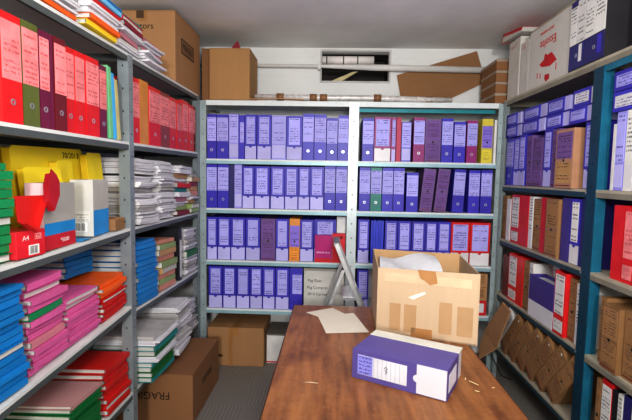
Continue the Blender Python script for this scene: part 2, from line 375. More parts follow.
KINDTXT = {'arch': '%s lever arch file with %s label', 'boxfile': '%s box file with %s label', 'plain': '%s labelled file box', 'kraft': '%s cardboard archive box', 'slim': '%s narrow ring binder'}
COLTXT = {'mauve': 'brownish violet', 'kraft': 'brown', 'pink kraft': 'pinkish brown', 'navy': 'dark blue', 'violet dark': 'dark violet', 'cobalt': 'bright blue', 'orange': 'orange', 'olive': 'olive green', 'rust': 'rusty red'}
def place_files(rowname, side, items):
    n = 0
    for (kind, col, a, b, z, h, ex) in items:
        if side == 'right': b = min(b, 2.955)
        if side == 'left': a = max(a, 1.0); b = min(b, 2.93)
        col, lab = split_col(col); ct = COLTXT.get(col, col)
        w = b-a-.002; u = (a+b)/2; d = ex.get('d', .012) + random.uniform(0, .006)
        zz = z
        if side == 'left': zz = zl('A', u)
        if ex.get('lie'):
            lay = 'lower' if h and z < 1.70 else 'upper'
            near = 'near bay' if u < 1.95 else 'far bay'
            if near == 'near bay': label = 'violet box file lying flat, %s of two, top shelf, right rack near bay' % lay
            else: label = 'violet box file lying flat, %s from left in %s lying layer, right rack far bay' % (ORD[n % 4], lay)
            root = empty('box_file', P(side, u, d, zz), (0, 0, ROTZ[side]), label, 'file', 'files lying flat on the right rack')
            make_lying(col, w, h-.001, root, lab); n += 1; continue
        txt = KINDTXT[kind] % ((ct, lab) if kind in ('arch', 'boxfile') else ct)
        label = '%s, %s from left, %s' % (txt, ORD[n], rowname)
        if len(label.replace('-', ' ').split()) > 16: label = label.replace('lever arch file', 'file')
        ln = ex.get('lean', 0)
        if ln: w = w - abs(ln)*.12; zz += abs(math.sin(ln))*w/2+.001
        root = empty(KINDNAME[kind], P(side, u, d, zz+.001), (0, ln if side != 'left' else -(.0029 if u < 1.95 else .009), ROTZ[side]), label, 'file' if kind != 'kraft' else 'archive box', 'files in ' + rowname)
        make_file(kind, col, w, h, ex, root, lab); n += 1
ROWS = [
 ('top row, back rack left bay', 'back', [
  ('arch', 'violet', -0.877, -0.811, 1.496, 0.305, {}),
  ('arch', 'violet', -0.809, -0.726, 1.496, 0.303, {}),
  ('plain', 'lilac', -0.724, -0.657, 1.496, 0.308, {}),
  ('slim', 'violet', -0.655, -0.616, 1.496, 0.3, {'lab': 1}),
  ('boxfile', 'violet', -0.615, -0.531, 1.496, 0.305, {}),
  ('boxfile', 'violet', -0.528, -0.429, 1.496, 0.305, {}),
  ('plain', 'lilac', -0.427, -0.327, 1.496, 0.3, {}),
  ('boxfile', 'violet', -0.325, -0.215, 1.496, 0.3, {}),
  ('arch', 'violet', -0.213, -0.135, 1.496, 0.315, {}),
  ('arch', 'violet', -0.133, -0.05, 1.496, 0.312, {}),
  ('arch', 'violet', -0.048, 0.028, 1.496, 0.29, {}),
  ('arch', 'violet', 0.03, 0.103, 1.496, 0.308, {}),
 ]),
 ('second row, back rack left bay', 'back', [
  ('arch', 'violet', -0.881, -0.807, 1.153, 0.304, {}),
  ('arch', 'violet', -0.804, -0.725, 1.153, 0.304, {}),
  ('slim', 'navy', -0.723, -0.687, 1.153, 0.3, {}),
  ('plain', 'lilac', -0.685, -0.631, 1.153, 0.305, {}),
  ('boxfile', 'violet', -0.63, -0.546, 1.153, 0.295, {}),
  ('boxfile', 'violet', -0.545, -0.437, 1.153, 0.295, {}),
  ('boxfile', 'violet', -0.432, -0.333, 1.153, 0.295, {}),
  ('boxfile', 'violet', -0.332, -0.239, 1.153, 0.295, {}),
  ('boxfile', 'violet', -0.238, -0.158, 1.153, 0.295, {}),
  ('boxfile', 'violet', -0.156, -0.06, 1.153, 0.297, {}),
  ('arch', 'violet', -0.057, 0.019, 1.153, 0.304, {}),
  ('arch', 'violet', 0.022, 0.1, 1.153, 0.304, {}),
 ]),
 ('third row, back rack left bay', 'back', [
  ('boxfile', 'violet', -0.879, -0.805, 0.787, 0.3, {}),
  ('boxfile', 'violet', -0.803, -0.71, 0.787, 0.3, {}),
  ('boxfile', 'violet', -0.709, -0.606, 0.787, 0.3, {}),
  ('boxfile', 'violet', -0.604, -0.501, 0.787, 0.3, {}),
  ('kraft', 'mauve', -0.497, -0.393, 0.787, 0.297, {}),
  ('boxfile', 'violet', -0.391, -0.299, 0.787, 0.297, {}),
  ('kraft', 'orange', -0.296, -0.221, 0.787, 0.3, {'mid': 1}),
  ('boxfile', 'violet', -0.22, -0.125, 0.787, 0.295, {}),
  ('boxfile', 'violet', -0.124, 0.032, 0.787, 0.295, {'d': 0.05}),
 ]),
 ('bottom row, back rack left bay', 'back', [
  ('boxfile', 'violet', -0.867, -0.767, 0.439, 0.298, {}),
  ('boxfile', 'violet', -0.764, -0.67, 0.439, 0.298, {}),
  ('boxfile', 'violet', -0.668, -0.573, 0.439, 0.298, {}),
  ('boxfile', 'violet', -0.571, -0.482, 0.439, 0.298, {}),
  ('boxfile', 'violet', -0.48, -0.392, 0.439, 0.298, {}),
  ('boxfile', 'violet', -0.389, -0.292, 0.439, 0.298, {}),
  ('slim', 'violet', -0.29, -0.197, 0.439, 0.3, {'lab': 1}),
 ]),
 ('top row, back rack right bay', 'back', [
  ('arch', 'violet', 0.197, 0.275, 1.496, 0.292, {}),
  ('boxfile', 'magenta', 0.277, 0.392, 1.496, 0.3, {'wide': 1}),
  ('boxfile', 'magenta', 0.394, 0.426, 1.496, 0.298, {}),
  ('slim', 'crimson', 0.428, 0.461, 1.496, 0.298, {}),
  ('plain', 'lilac', 0.463, 0.528, 1.496, 0.27, {'clear': 1}),
  ('arch', 'magenta', 0.544, 0.62, 1.496, 0.3, {}),
  ('kraft', 'mauve', 0.622, 0.73, 1.496, 0.29, {}),
  ('arch', 'violet', 0.734, 0.811, 1.496, 0.297, {}),
  ('arch', 'violet', 0.817, 0.895, 1.496, 0.275, {}),
  ('arch', 'magenta', 0.903, 0.974, 1.496, 0.285, {}),
  ('kraft', 'yellow', 1.003, 1.077, 1.496, 0.297, {'mid': 1}),
  ('slim', 'white', 1.083, 1.101, 1.496, 0.29, {}),
 ]),
 ('second row, back rack right bay', 'back', [
  ('arch', 'violet', 0.184, 0.26, 1.153, 0.3, {}),
  ('arch', 'green', 0.262, 0.339, 1.153, 0.3, {}),
  ('arch', 'violet', 0.341, 0.417, 1.153, 0.3, {}),
  ('arch', 'violet', 0.419, 0.493, 1.153, 0.3, {}),
  ('arch', 'violet', 0.507, 0.588, 1.153, 0.27, {}),
  ('kraft', 'mauve', 0.593, 0.688, 1.153, 0.295, {'lean': 0.09}),
  ('kraft', 'mauve', 0.692, 0.785, 1.153, 0.295, {'lean': 0.09}),
  ('arch', 'violet', 0.817, 0.901, 1.153, 0.295, {'lean': 0.04}),
  ('arch', 'violet', 0.93, 1.006, 1.153, 0.293, {}),
  ('arch', 'violet', 1.011, 1.087, 1.153, 0.295, {}),
 ]),
 ('third row, back rack right bay', 'back', [
  ('boxfile', 'violet', 0.183, 0.262, 0.787, 0.305, {}),
  ('slim', 'cobalt', 0.272, 0.289, 0.787, 0.3, {}),
  ('slim', 'cobalt', 0.289, 0.307, 0.787, 0.302, {}),
  ('slim', 'cobalt', 0.307, 0.325, 0.787, 0.299, {}),
  ('slim', 'cobalt', 0.325, 0.343, 0.787, 0.302, {}),
  ('slim', 'cobalt', 0.343, 0.362, 0.787, 0.3, {}),
  ('boxfile', 'violet', 0.369, 0.457, 0.787, 0.3, {}),
  ('boxfile', 'violet', 0.46, 0.551, 0.787, 0.3, {}),
  ('boxfile', 'violet', 0.555, 0.647, 0.787, 0.3, {}),
  ('boxfile', 'violet', 0.649, 0.731, 0.787, 0.3, {}),
  ('boxfile', 'violet', 0.733, 0.822, 0.787, 0.3, {}),
  ('boxfile', 'red', 0.825, 0.954, 0.787, 0.3, {'wide': 1}),
  ('boxfile', 'red', 0.956, 1.093, 0.787, 0.3, {'wide': 1}),
 ]),
 ('bottom row, back rack right bay', 'back', [
  ('boxfile', 'violet', 0.187, 0.267, 0.439, 0.3, {}),
 ]),
 ('top row, right rack far bay', 'right', [
  ('arch', 'violet', 2.819, 2.931, 1.352, 0.3, {}),
  ('boxfile', 'violet', 2.736, 2.816, 1.352, 0.3, {}),
  ('boxfile', 'violet', 2.645, 2.732, 1.352, 0.305, {}),
  ('kraft', 'mauve', 2.55, 2.625, 1.352, 0.29, {'lean': -0.05}),
  ('kraft', 'mauve', 2.434, 2.541, 1.352, 0.27, {'lean': 0.03}),
  ('boxfile', 'violet', 2.335, 2.42, 1.352, 0.305, {}),
  ('kraft', 'mauve', 2.259, 2.332, 1.352, 0.3, {}),
  ('kraft', 'pink kraft', 2.091, 2.252, 1.352, 0.285, {'d': -0.012}),
  ('boxfile', 'violet', 1.957, 2.038, 1.352, 0.3, {}),
 ]),
 ('upper layer lying flat', 'right', [
  ('boxfile', 'violet', 2.732, 3.018, 1.66, 0.075, {'lie': 1}),
  ('boxfile', 'violet', 2.438, 2.711, 1.66, 0.075, {'lie': 1}),
  ('boxfile', 'violet', 2.201, 2.421, 1.66, 0.075, {'lie': 1}),
  ('boxfile', 'violet', 1.992, 2.183, 1.66, 0.075, {'lie': 1}),
  ('boxfile', 'violet', 2.746, 3.018, 1.737, 0.075, {'lie': 1}),
  ('boxfile', 'violet', 2.426, 2.704, 1.737, 0.075, {'lie': 1}),
  ('boxfile', 'violet', 2.192, 2.415, 1.737, 0.075, {'lie': 1}),
  ('boxfile', 'violet white', 1.977, 2.165, 1.737, 0.08, {'lie': 1}),
 ]),
 ('second row, right rack far bay', 'right', [
  ('kraft', 'kraft', 2.883, 3.002, 0.993, 0.29, {}),
  ('slim', 'white', 2.819, 2.878, 0.993, 0.27, {}),
  ('arch', 'red white', 2.685, 2.806, 0.993, 0.3, {'big': 1}),
  ('slim', 'red', 2.566, 2.681, 0.993, 0.3, {}),
  ('plain', 'white', 2.513, 2.563, 0.993, 0.3, {}),
  ('kraft', 'kraft', 2.415, 2.507, 0.993, 0.29, {}),
  ('slim', 'red', 2.338, 2.411, 0.993, 0.3, {}),
  ('kraft', 'kraft', 2.205, 2.331, 0.993, 0.3, {'d': 0}),
  ('slim', 'violet dark', 2.12, 2.196, 0.993, 0.31, {}),
  ('boxfile', 'violet white', 2.035, 2.116, 0.993, 0.31, {}),
  ('slim', 'navy', 1.963, 2.031, 0.993, 0.315, {}),
 ]),
 ('third row, right rack far bay', 'right', [
  ('slim', 'maroon', 2.806, 2.892, 0.625, 0.27, {}),
  ('arch', 'red white', 2.67, 2.8, 0.625, 0.295, {'big': 1}),
  ('slim', 'red', 2.587, 2.666, 0.625, 0.295, {}),
  ('kraft', 'kraft', 2.513, 2.58, 0.625, 0.29, {}),
  ('plain', 'white', 2.461, 2.508, 0.625, 0.29, {}),
  ('arch', 'red white', 2.094, 2.196, 0.625, 0.315, {'big': 1, 'd': -0.004}),
  ('kraft', 'kraft', 2.033, 2.089, 0.625, 0.3, {}),
  ('plain', 'white', 1.961, 2.027, 0.625, 0.29, {}),
 ]),
 ('top row, right rack near bay', 'right', [
  ('slim', 'white', 1.824, 1.842, 1.352, 0.27, {}),
  ('plain', 'lilac', 1.767, 1.822, 1.352, 0.315, {}),
  ('plain', 'white', 1.71, 1.764, 1.352, 0.315, {}),
  ('boxfile', 'violet', 1.643, 1.707, 1.352, 0.315, {}),
 ]),
 ('upper layer near', 'right', [
  ('boxfile', 'violet white', 1.664, 1.863, 1.672, 0.08, {'lie': 1}),
  ('boxfile', 'violet', 1.649, 1.863, 1.754, 0.08, {'lie': 1}),
 ]),
 ('second row, right rack near bay', 'right', [
  ('slim', 'red', 1.741, 1.804, 0.993, 0.3, {}),
  ('arch', 'red pink', 1.67, 1.738, 0.993, 0.295, {'big': 1}),
  ('slim', 'red', 1.613, 1.667, 0.993, 0.3, {}),
 ]),
 ('third row, right rack near bay', 'right', [
  ('kraft', 'kraft', 1.802, 1.841, 0.625, 0.28, {}),
  ('kraft', 'kraft', 1.694, 1.798, 0.625, 0.265, {'d': -0.005}),
  ('kraft', 'kraft', 1.588, 1.691, 0.625, 0.27, {}),
 ]),
 ('bottom row, right rack near bay', 'right', [
  ('kraft', 'kraft', 1.797, 1.829, 0.257, 0.3, {}),
  ('arch', 'red white', 1.729, 1.791, 0.257, 0.315, {}),
  ('slim', 'black', 1.694, 1.726, 0.257, 0.3, {}),
  ('plain', 'white', 1.663, 1.691, 0.257, 0.3, {}),
  ('slim', 'navy', 1.615, 1.66, 0.257, 0.31, {}),
  ('arch', 'red white', 1.551, 1.612, 0.257, 0.31, {}),
 ]),
 ('top row, left rack near bay', 'left', [
  ('arch', 'red pink', 1.207, 1.289, 1.527, 0.312, {}),
  ('arch', 'olive pink', 1.292, 1.366, 1.527, 0.315, {}),
  ('arch', 'plum pink', 1.369, 1.418, 1.527, 0.31, {}),
  ('slim', 'plum', 1.42, 1.44, 1.527, 0.31, {}),
  ('arch', 'maroon pink', 1.443, 1.507, 1.527, 0.312, {}),
  ('arch', 'red pink', 1.509, 1.562, 1.527, 0.3, {}),
  ('arch', 'red pink', 1.564, 1.626, 1.527, 0.3, {}),
  ('arch', 'red pink', 1.629, 1.722, 1.527, 0.3, {}),
  ('arch', 'plum pink', 1.726, 1.78, 1.527, 0.29, {}),
 ]),
 ('top row, left rack far bay', 'left', [
  ('arch', 'red pink', 2.016, 2.087, 1.533, 0.305, {}),
  ('slim', 'orange', 2.091, 2.187, 1.533, 0.31, {}),
  ('arch', 'red pink', 2.191, 2.339, 1.533, 0.3, {}),
  ('arch', 'rust pink', 2.341, 2.481, 1.533, 0.3, {}),
  ('arch', 'red pink', 2.486, 2.584, 1.533, 0.295, {}),
  ('arch', 'red pink', 2.589, 2.688, 1.533, 0.29, {}),
  ('arch', 'red pink', 2.693, 2.797, 1.533, 0.31, {}),
  ('arch', 'red pink', 2.801, 2.902, 1.533, 0.3, {}),
  ('arch', 'maroon pink', 2.908, 3.004, 1.533, 0.3, {}),
 ]),
]

for rn, sd, it in ROWS: place_files(rn, sd, it)
# ------------------------------------------------------------------ stacks of folders and papers
FC = {'green': (20,140,84), 'blue': (24,128,198), 'pink': (216,100,160), 'orange': (244,104,30), 'red': (206,34,30), 'yellow': (244,214,50), 'salmon': (214,146,124), 'olive': (150,170,110),
      'teal': (30,140,140), 'dark green': (20,112,56), 'rose': (204,132,144), 'white': (222,220,220), 'maroon': (140,30,50), 'light blue': (120,190,230), 'grey': (150,150,150), 'tan': (196,150,100), 'dusty pink': (200,150,150)}
def fm(c): return mat('folder_'+c.replace(' ', '_'), FC[c], .5, var=.07, scale=7, obj_var=.09, spec=.35)
M_SHEET = mat('loose_sheets', (216,214,218), .8, var=.10, scale=30, stretch=(.3,.3,8), obj_var=.07)
M_SHEETG = mat('greyed_sheets', (186,182,180), .85, var=.12, scale=30, stretch=(.3,.3,8), obj_var=.08)
def folder(side, u, d, z, w, D, t, col, rj, label, group, wave, front, tilt=0, parent_cat='folder'):
    hw = w/2; a, ph, dr = wave
    def fz(x, y): return a*math.sin(ph+PI*x) + dr*(1-y)**2 - dr
    ja, jb = random.uniform(-.004, .004), random.uniform(-.004, .004)
    m = MB(); s = .0012
    def sheet(z0, z1, y0, x0, x1, k=0):
        m.grid_slab(6, 3, lambda i, j: (x0+(x1-x0)*i, y0+(D-y0)*j, z0+fz(i, j)+k*(1-j)), lambda i, j: (x0+(x1-x0)*i, y0+(D-y0)*j, z1+fz(i, j)+k*(1-j)))
    y0 = random.uniform(0, .006)
    sheet(0, s, y0 if not front else 0, -hw, hw); sheet(t-s, t, random.uniform(-.006, .008) if not front else 0, -hw, hw+ja)
    if front: m.grid_slab(6, 1, lambda i, j: (-hw+w*i, .0012*j, s+fz(i, 0)), lambda i, j: (-hw+w*i, .0012*j, t-s+fz(i, 0)))
    else: m.grid_slab(1, 3, lambda i, j: (-hw+.0012*i, y0+(D-y0)*j, s+fz(0, j)), lambda i, j: (-hw+.0012*i, y0+(D-y0)*j, t-s+fz(0, j)))
    o = m.build('card_folder', fm(col))
    o.location = P(side, u, d, z); o.rotation_euler = (0, -tilt, ROTZ[side]+rj)
    tag(o, label, parent_cat, group)
    p = MB(); i0 = .010 if front else .004
    p.grid_slab(5, 2, lambda i, j: (-hw+.006+(w-.010)*i, i0+(D-.012-i0)*j, s+.0004+fz(i, j)), lambda i, j: (-hw+.006+(w-.010)*i, i0+(D-.012-i0)*j, t-s-.0004+fz(i, j)))
    p.build('paper_sheets', M_PAPER, o)
    return o
def bundle(side, u, d, z, w, D, t, m, rj, label, group, wave, tilt=0):
    a, ph, dr = wave; b = MB(); n = max(2, int(t/.008)); zz = 0
    for k in range(n):
        h = t/n; dx, dy = random.uniform(-.010, .010), random.uniform(-.014, .012); ww = w*random.uniform(.93, 1); k2 = random.uniform(-.1, .1)
        f = lambda i, j, q: (-ww/2+ww*i+dx+k2*(j-.5)*D*.2, dy+D*j+k2*(i-.5)*w*.3, q + a*math.sin(ph+PI*i)+dr*(1-j)**2-dr)
        b.grid_slab(5, 3, lambda i, j: f(i, j, zz), lambda i, j: f(i, j, zz+h))
        zz += h
    o = b.build('paper_bundle', m); o.location = P(side, u, d, z); o.rotation_euler = (0, -tilt, ROTZ[side]+rj)
    return tag(o, label, 'paper bundle', group)
def stack(side, u, d, z0, z1, w, D, cols, where, dr=.012, lean=0., jit=.012, rj=.05, front=.93):
    """cols bottom to top; each folder or bundle is a thing of its own, counted from the top in its label"""
    tilt = 0
    for k in LSH:
        if side == 'left' and abs(zl(k, u)-z0) < .03: z0 = zl(k, u); tilt = math.atan((zl(k, u+.02)-zl(k, u-.02))/.04)
    dr *= .25; w *= .955; rj *= .6; n = len(cols); z = z0+.004+dr; t0 = (z1-z0-dr)/n
    wave = (.003, random.uniform(0, 3), dr); same = {}
    for c in cols: same[c] = same.get(c, 0)+1
    for k, c in enumerate(cols):
        t = t0*random.uniform(.9, 1.1) if k < n-1 else max(.006, z1-z)
        pos = ORD[n-1-k] + ' from top' if n-1-k else 'topmost'
        dd = d + random.uniform(-jit, jit) + lean*k
        uu = u + random.uniform(-.006, .006); r = random.uniform(-rj, rj)
        if c in ('sheet', 'gsheet'):
            bundle(side, uu, dd, z, w, D, t-.002-.02*abs(tilt), M_SHEET if c == 'sheet' else M_SHEETG, r, '%s paper bundle, %s in %s' % ('white' if c == 'sheet' else 'greyish', pos, where), 'papers in '+where, wave, tilt)
        else:
            folder(side, uu, dd, z, w, D, t-.002-.02*abs(tilt), c, r, '%s card folder, %s in %s' % (c, pos, where), 'folders in '+where, wave, random.random() < front, tilt)
        z += t
S_ = stack
S_('left', 1.085, .012, 1.120, 1.412, .30, .215, ['green']*11, 'green stack at frame edge, left rack second shelf', .02, .0, .012)
S_('left', 1.13, .018, .715, 1.045, .29, .30, ['blue']*14, 'tall blue stack, left rack third shelf', .02, .0, .01)
S_('left', 1.385, .02, .736, 1.040, .185, .30, ['pink']*4+['rose']+['pink']*3+['green']+['pink']*4, 'first pink stack beside the blue stack, left rack', .016, .0, .014, .09)
S_('left', 1.595, .02, .750, .930, .215, .30, ['pink']*9, 'second pink stack beside orange folders, left rack', .012, .0, .010, .06)
S_('left', 1.822, .02, .766, .935, .205, .31, ['red']*5+['orange']*3, 'red and orange stack by the post, left rack', .012, .0, .008)
S_('left', 1.80, .16, .940, 1.085, .21, .21, ['blue']*6, 'blue pile above the orange folders, left rack', .006, 0, .006)
S_('left', 1.82, .012, .358, .562, .215, .31, ['red']*9, 'red stack, left rack lowest shelf', .014, .0, .012)
S_('left', 1.575, .012, .360, .536, .215, .31, ['dark green']*8+['dusty pink'], 'green stack, left rack lowest shelf', .012, 0, .008, .03)
S_('left', 1.315, .012, .361, .466, .23, .31, ['dark green','yellow','grey','dark green','yellow'], 'low yellow and green pile, lowest left shelf', .01)
# far bay
S_('left', 2.115, .0, 1.137, 1.375, .23, .31, ['sheet','sheet','gsheet','sheet','sheet','gsheet','sheet','sheet'], 'nearest paper pile, left rack far bay', .014, .0, .016, .08)
S_('left', 2.37, .0, 1.137, 1.455, .22, .31, ['sheet','sheet','sheet','sheet','gsheet','sheet','sheet','sheet','sheet'], 'middle paper pile, left rack far bay', .014, .0, .016, .08)
S_('left', 2.125, .015, 1.378, 1.46, .24, .28, ['sheet','sheet','sheet'], 'small pile on top of the nearest white papers', .006)
S_('left', 2.645, .0, 1.137, 1.435, .22, .31, ['maroon','olive','sheet','rose','sheet','teal','red','sheet','tan','sheet','sheet'], 'mixed pile, left rack far bay', .014, .0, .02, .08)
S_('left', 2.835, -.01, 1.137, 1.39, .15, .30, ['olive','olive','tan','sheet','salmon','tan','maroon','tan','gsheet'], 'mixed pile by the corner post, left rack', .014, .0, .02, .08)
S_('left', 2.12, .0, .745, 1.055, .235, .31, ['blue']*12, 'blue stack, left rack far bay', .014, .0, .012, .07)
S_('left', 2.395, .0, .742, 1.02, .235, .31, ['salmon','olive','salmon','tan','olive','salmon','tan','olive','salmon'], 'tan and olive stack beside blue folders, left rack', .014, .0, .014, .07)
S_('left', 2.81, .0, .730, 1.03, .22, .31, ['sheet','gsheet','sheet','dark green','sheet','gsheet','sheet','sheet'], 'paper pile behind the black box, left rack', .012, 0, .012)
S_('left', 2.15, -.075, .357, .60, .29, .33, ['teal','dark green','dark green','teal','sheet','dark green','teal','sheet','gsheet'], 'green and white pile over the FRAGILE carton', .02, 0, .018, .07)
S_('left', 2.455, -.05, .356, .64, .24, .33, ['sheet','sheet','gsheet','sheet','sheet','sheet','gsheet','sheet'], 'white pile, lowest shelf, left rack far bay', .02, 0, .02, .1)
S_('left', 2.745, -.01, .356, .555, .25, .31, ['sheet','gsheet','sheet','sheet','sheet'], 'flat white pile by the corner, lowest left shelf', .014, 0, .014, .08)
# on the top board of the left rack
S_('left', 1.45, .0, 1.923, 2.0, .22, .28, ['orange','sheet','sheet','grey'], 'small pile nearest the front, top of left rack', .008, 0, .012, .1)
S_('left', 1.70, -.02, 1.923, 2.06, .23, .30, ['yellow','orange','sheet','sheet','red','light blue','blue'], 'blue-topped pile, top of left rack', .012, -.004, .008, .05)
S_('left', 1.945, -.01, 1.923, 2.07, .20, .30, ['sheet','dusty pink','rose','sheet','maroon','red','teal'], 'teal-topped pile, top of left rack', .012, -.002, .014, .12)
S_('left', 2.20, -.01, 1.923, 2.045, .22, .30, ['sheet','sheet','rose','sheet','rose'], 'pink-topped pile before the big carton, left', .012, 0, .016, .14)
# black box standing between the stacks, white wallet beside it
t = empty('portfolio_box', P('left', 2.60, .0, .734), (0, 0, PI/2), 'black portfolio box standing upright behind the tan and olive folders, left rack', 'portfolio')
MB().box(-.02, .02, 0, .34, 0, .325).build('cover', cov('black'), t, .002); MB().box(-.016, .016, -.0012, .0, .02, .25).build('spine_label', M_BASEW, t)
# ------------------------------------------------------------------ yellow wallets and paper packs on the second left shelf
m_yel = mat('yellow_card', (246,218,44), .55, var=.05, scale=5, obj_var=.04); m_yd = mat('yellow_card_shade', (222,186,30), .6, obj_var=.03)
m_ink = mat('marker_ink', (44,40,32), .7, obj_var=0)
def wallet(u0, u1, d, z0, h, th, lean, label, text=None, tx=.5):
    r = empty('yellow_wallet', P('left', (u0+u1)/2, d, zl('B', (u0+u1)/2)+.0055), (lean, -.022, PI/2), label, 'file wallet', 'yellow file wallets on the left rack'); w = u1-u0
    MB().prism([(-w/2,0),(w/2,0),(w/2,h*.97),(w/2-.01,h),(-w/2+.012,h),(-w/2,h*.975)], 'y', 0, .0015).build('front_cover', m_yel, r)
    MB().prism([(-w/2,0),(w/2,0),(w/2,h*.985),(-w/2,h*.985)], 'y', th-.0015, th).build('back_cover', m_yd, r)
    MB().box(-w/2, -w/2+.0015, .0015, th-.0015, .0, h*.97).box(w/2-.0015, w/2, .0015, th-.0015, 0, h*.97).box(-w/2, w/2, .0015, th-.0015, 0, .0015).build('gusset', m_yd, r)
    MB().box(-w/2+.004, w/2-.004, .003, th-.003, .002, h*.95).build('paper_sheets', M_PAPER, r)
    if text: writing(text, r, (-w/2+w*tx, -.0006, h-.030), (PI/2, 0, 0), .034, m_ink, 'handwritten number in black ink', 'handwriting')
    return r
wallet(1.14, 1.545, .245, 1.128, .342, .03, -.06, 'yellow card wallet at the frame edge, behind the green stack', '2013', .72)
wallet(1.552, 1.588, .235, 1.130, .34, .03, -.06, 'narrow yellow wallet edge beside the left yellow wallet')
wallet(1.45, 1.875, .150, 1.131, .348, .03, -.08, 'large yellow card wallet numbered in ink, behind the white paper packs', '70/2013', .80)
wallet(1.90, 1.965, .115, 1.134, .335, .03, -.08, 'yellow wallet end, nearest the post of three')
wallet(1.835, 1.895, .108, 1.134, .335, .03, -.08, 'yellow wallet end, middle of three by the post')
wallet(1.42, 1.62, .085, 1.130, .275, .022, -.10, 'lower yellow wallet standing in front of the numbered yellow wallet')
wallet(1.64, 1.74, .116, 1.131, .30, .03, -.08, 'yellow wallet behind the white paper pack with barcode')
m_pw = mat('pack_white', (206,204,200), .6, var=.05); m_pg = mat('pack_grey', (178,174,168), .6, var=.05); m_pb = mat('pack_blue', (30,140,206), .45); m_pr = mat('pack_red', (206,36,48), .45); m_pp = mat('pack_pale_pink', (224,190,192), .6)
def barcode(root, cx, z, w, h, y=-.0008):
    b = MB(); MB().box(cx-w/2-.004, cx+w/2+.004, y, 0, z-.003, z+h+.003).build('barcode_patch', mat('label_plain_white', (232,230,228), .6, obj_var=0), root); x = cx-w/2
    while x < cx+w/2-.002:
        k = random.choice((.0012,.002,.003)); b.box(x, x+k, y-.0004, y, z, z+h); x += k+random.choice((.0015,.002,.003))
    b.build('barcode', m_ink, root.children[-1])
pk = empty('paper_pack', P('left', 1.455, .012, 1.128), (0, 0, PI/2+.06), 'open paper pack with grey front and blue and red bands', 'paper pack')
w, h, D = .185, .222, .062
MB().box(-w/2, w/2, 0, .0015, h*.40, h).box(-w/2, w/2, D-.0015, D, 0, h).box(w/2-.0015, w/2, .0015, D-.0015, 0, h).build('wrapper', m_pg, pk)
MB().box(-w/2, -w/2+.0015, .0015, D-.0015, 0, h).build('side_panel', m_pp, pk)
MB().box(-w/2, w/2, 0, .0015, h*.22, h*.40).build('blue_band', m_pb, pk); MB().box(-w/2, w/2, 0, .0015, 0, h*.22).build('red_band', m_pr, pk)
MB().box(-w/2, w/2, .0015, D-.0015, 0, .0015).build('bottom_panel', m_pg, pk)
writing('*50.00', pk, (.02, -.0012, h*.11), (PI/2, 0, 0), .020, mat('pale_print', (230,200,200), .6, obj_var=0))
pk = empty('paper_pack', P('left', 1.655, .018, 1.131), (0, 0, PI/2+.10), 'white paper pack with barcode and blue lower corner, by yellow wallets', 'paper pack')
w, h = .10, .222
pk.rotation_euler = (0, 0, .12); pk.location = (XL-.054, 1.652, 1.136)
MB().box(-.043, .043, 0, .0015, 0, h).build('front_panel', m_pw, pk)
MB().box(.0415, .043, .0015, .15, h*.46, h).build('side_panel', m_pg, pk); MB().box(.0415, .043, .0015, .15, 0, h*.46).build('blue_band', m_pb, pk)
MB().box(-.043, -.0415, .0015, .15, 0, h).box(-.0415, .0415, .1485, .15, 0, h).box(-.0415, .0415, .0015, .1485, 0, .0015).build('wrapper', m_pg, pk)
barcode(pk, -.01, .022, .05, .03)
MB().box(-.04, .03, -.001, 0, .06, .10).build('print_lines', mat('faint_print', (206,204,200), .6, text=((110,108,110), 4, .9)), pk)
rb = empty('paper_box', P('left', 1.285, -.002, 1.125), (0, 0, PI/2-.08), 'small red box with white barcode beside the green stack', 'box')
MB().box(-.058, .058, 0, .20, 0, .082).build('box_body', m_pr, rb, .0015); barcode(rb, .01, .010, .034, .024)
writing('A4', rb, (-.022, -.0008, .06), (PI/2, 0, 0), .022, mat('pale_print', (230,200,200), .6, obj_var=0)); MB().box(.012, .045, -.0008, 0, .052, .072).build('print_lines', mat('red_print', (206,60,66), .6, text=((236,220,220), 4, .9)), rb)
rf = MB(); rf.prism([(-.055,.03),(.0,-.0),(.06,.095),(.065,.105),(-.055,.108)], 'y', 0, .004)
rf.prism([(-.052,.024),(-.004,-.005),(.062,.09),(.072,.102),(.064,.106),(.0,.004)], 'y', -.02, .0)
o = rf.build('card_folder', fm('red')); o.location = P('left', 1.292, -.004, 1.2075); o.rotation_euler = (-.12, 0, PI/2); tag(o, 'bright red bent card folder lying on the small red box', 'folder')
rf = MB(); pl = [(.0,.135),(.022,.118),(.034,.095),(.027,.05),(-.01,.0),(-.03,.035),(-.022,.095)]
rf.prism(pl, 'y', 0, .003).prism([(x*.8-.004, z*.9) for x, z in pl], 'y', .003, .02)
o = rf.build('card_folder', mat('folder_deep_red', (164,24,38), .5)); o.location = P('left', 1.366, -.032, 1.262); o.rotation_euler = (-.1, 0, PI/2); tag(o, 'dark red folder standing on its point beside the open paper pack', 'folder')
ct = empty('card_tray', P('left', 1.872, .012, 1.1375), (0, 0, PI/2+.08), 'small brown open card tray beside the rack post', 'tray')
MB().box(-.05, .05, 0, .002, 0, .045).box(-.05, .05, .08, .082, 0, .05).box(-.05, -.048, .002, .08, 0, .05).box(.048, .05, .002, .08, 0, .05).build('tray_walls', m_kb, ct); MB().box(-.048, .048, .002, .08, 0, .002).build('tray_base', m_kb, ct)
o = MB().grid_slab(4, 3, lambda i, j: (-.038+.076*i, .08*j, .004*math.sin(3*i)), lambda i, j: (-.038+.076*i, .08*j, .0015+.004*math.sin(3*i))).build('loose_wrapper', m_pb); o.location = P('left', 1.600, .003, 1.130); o.rotation_euler = (0, -.022, PI/2); tag(o, 'flat blue scrap of wrapper at the foot of the white paper pack', 'wrapper')
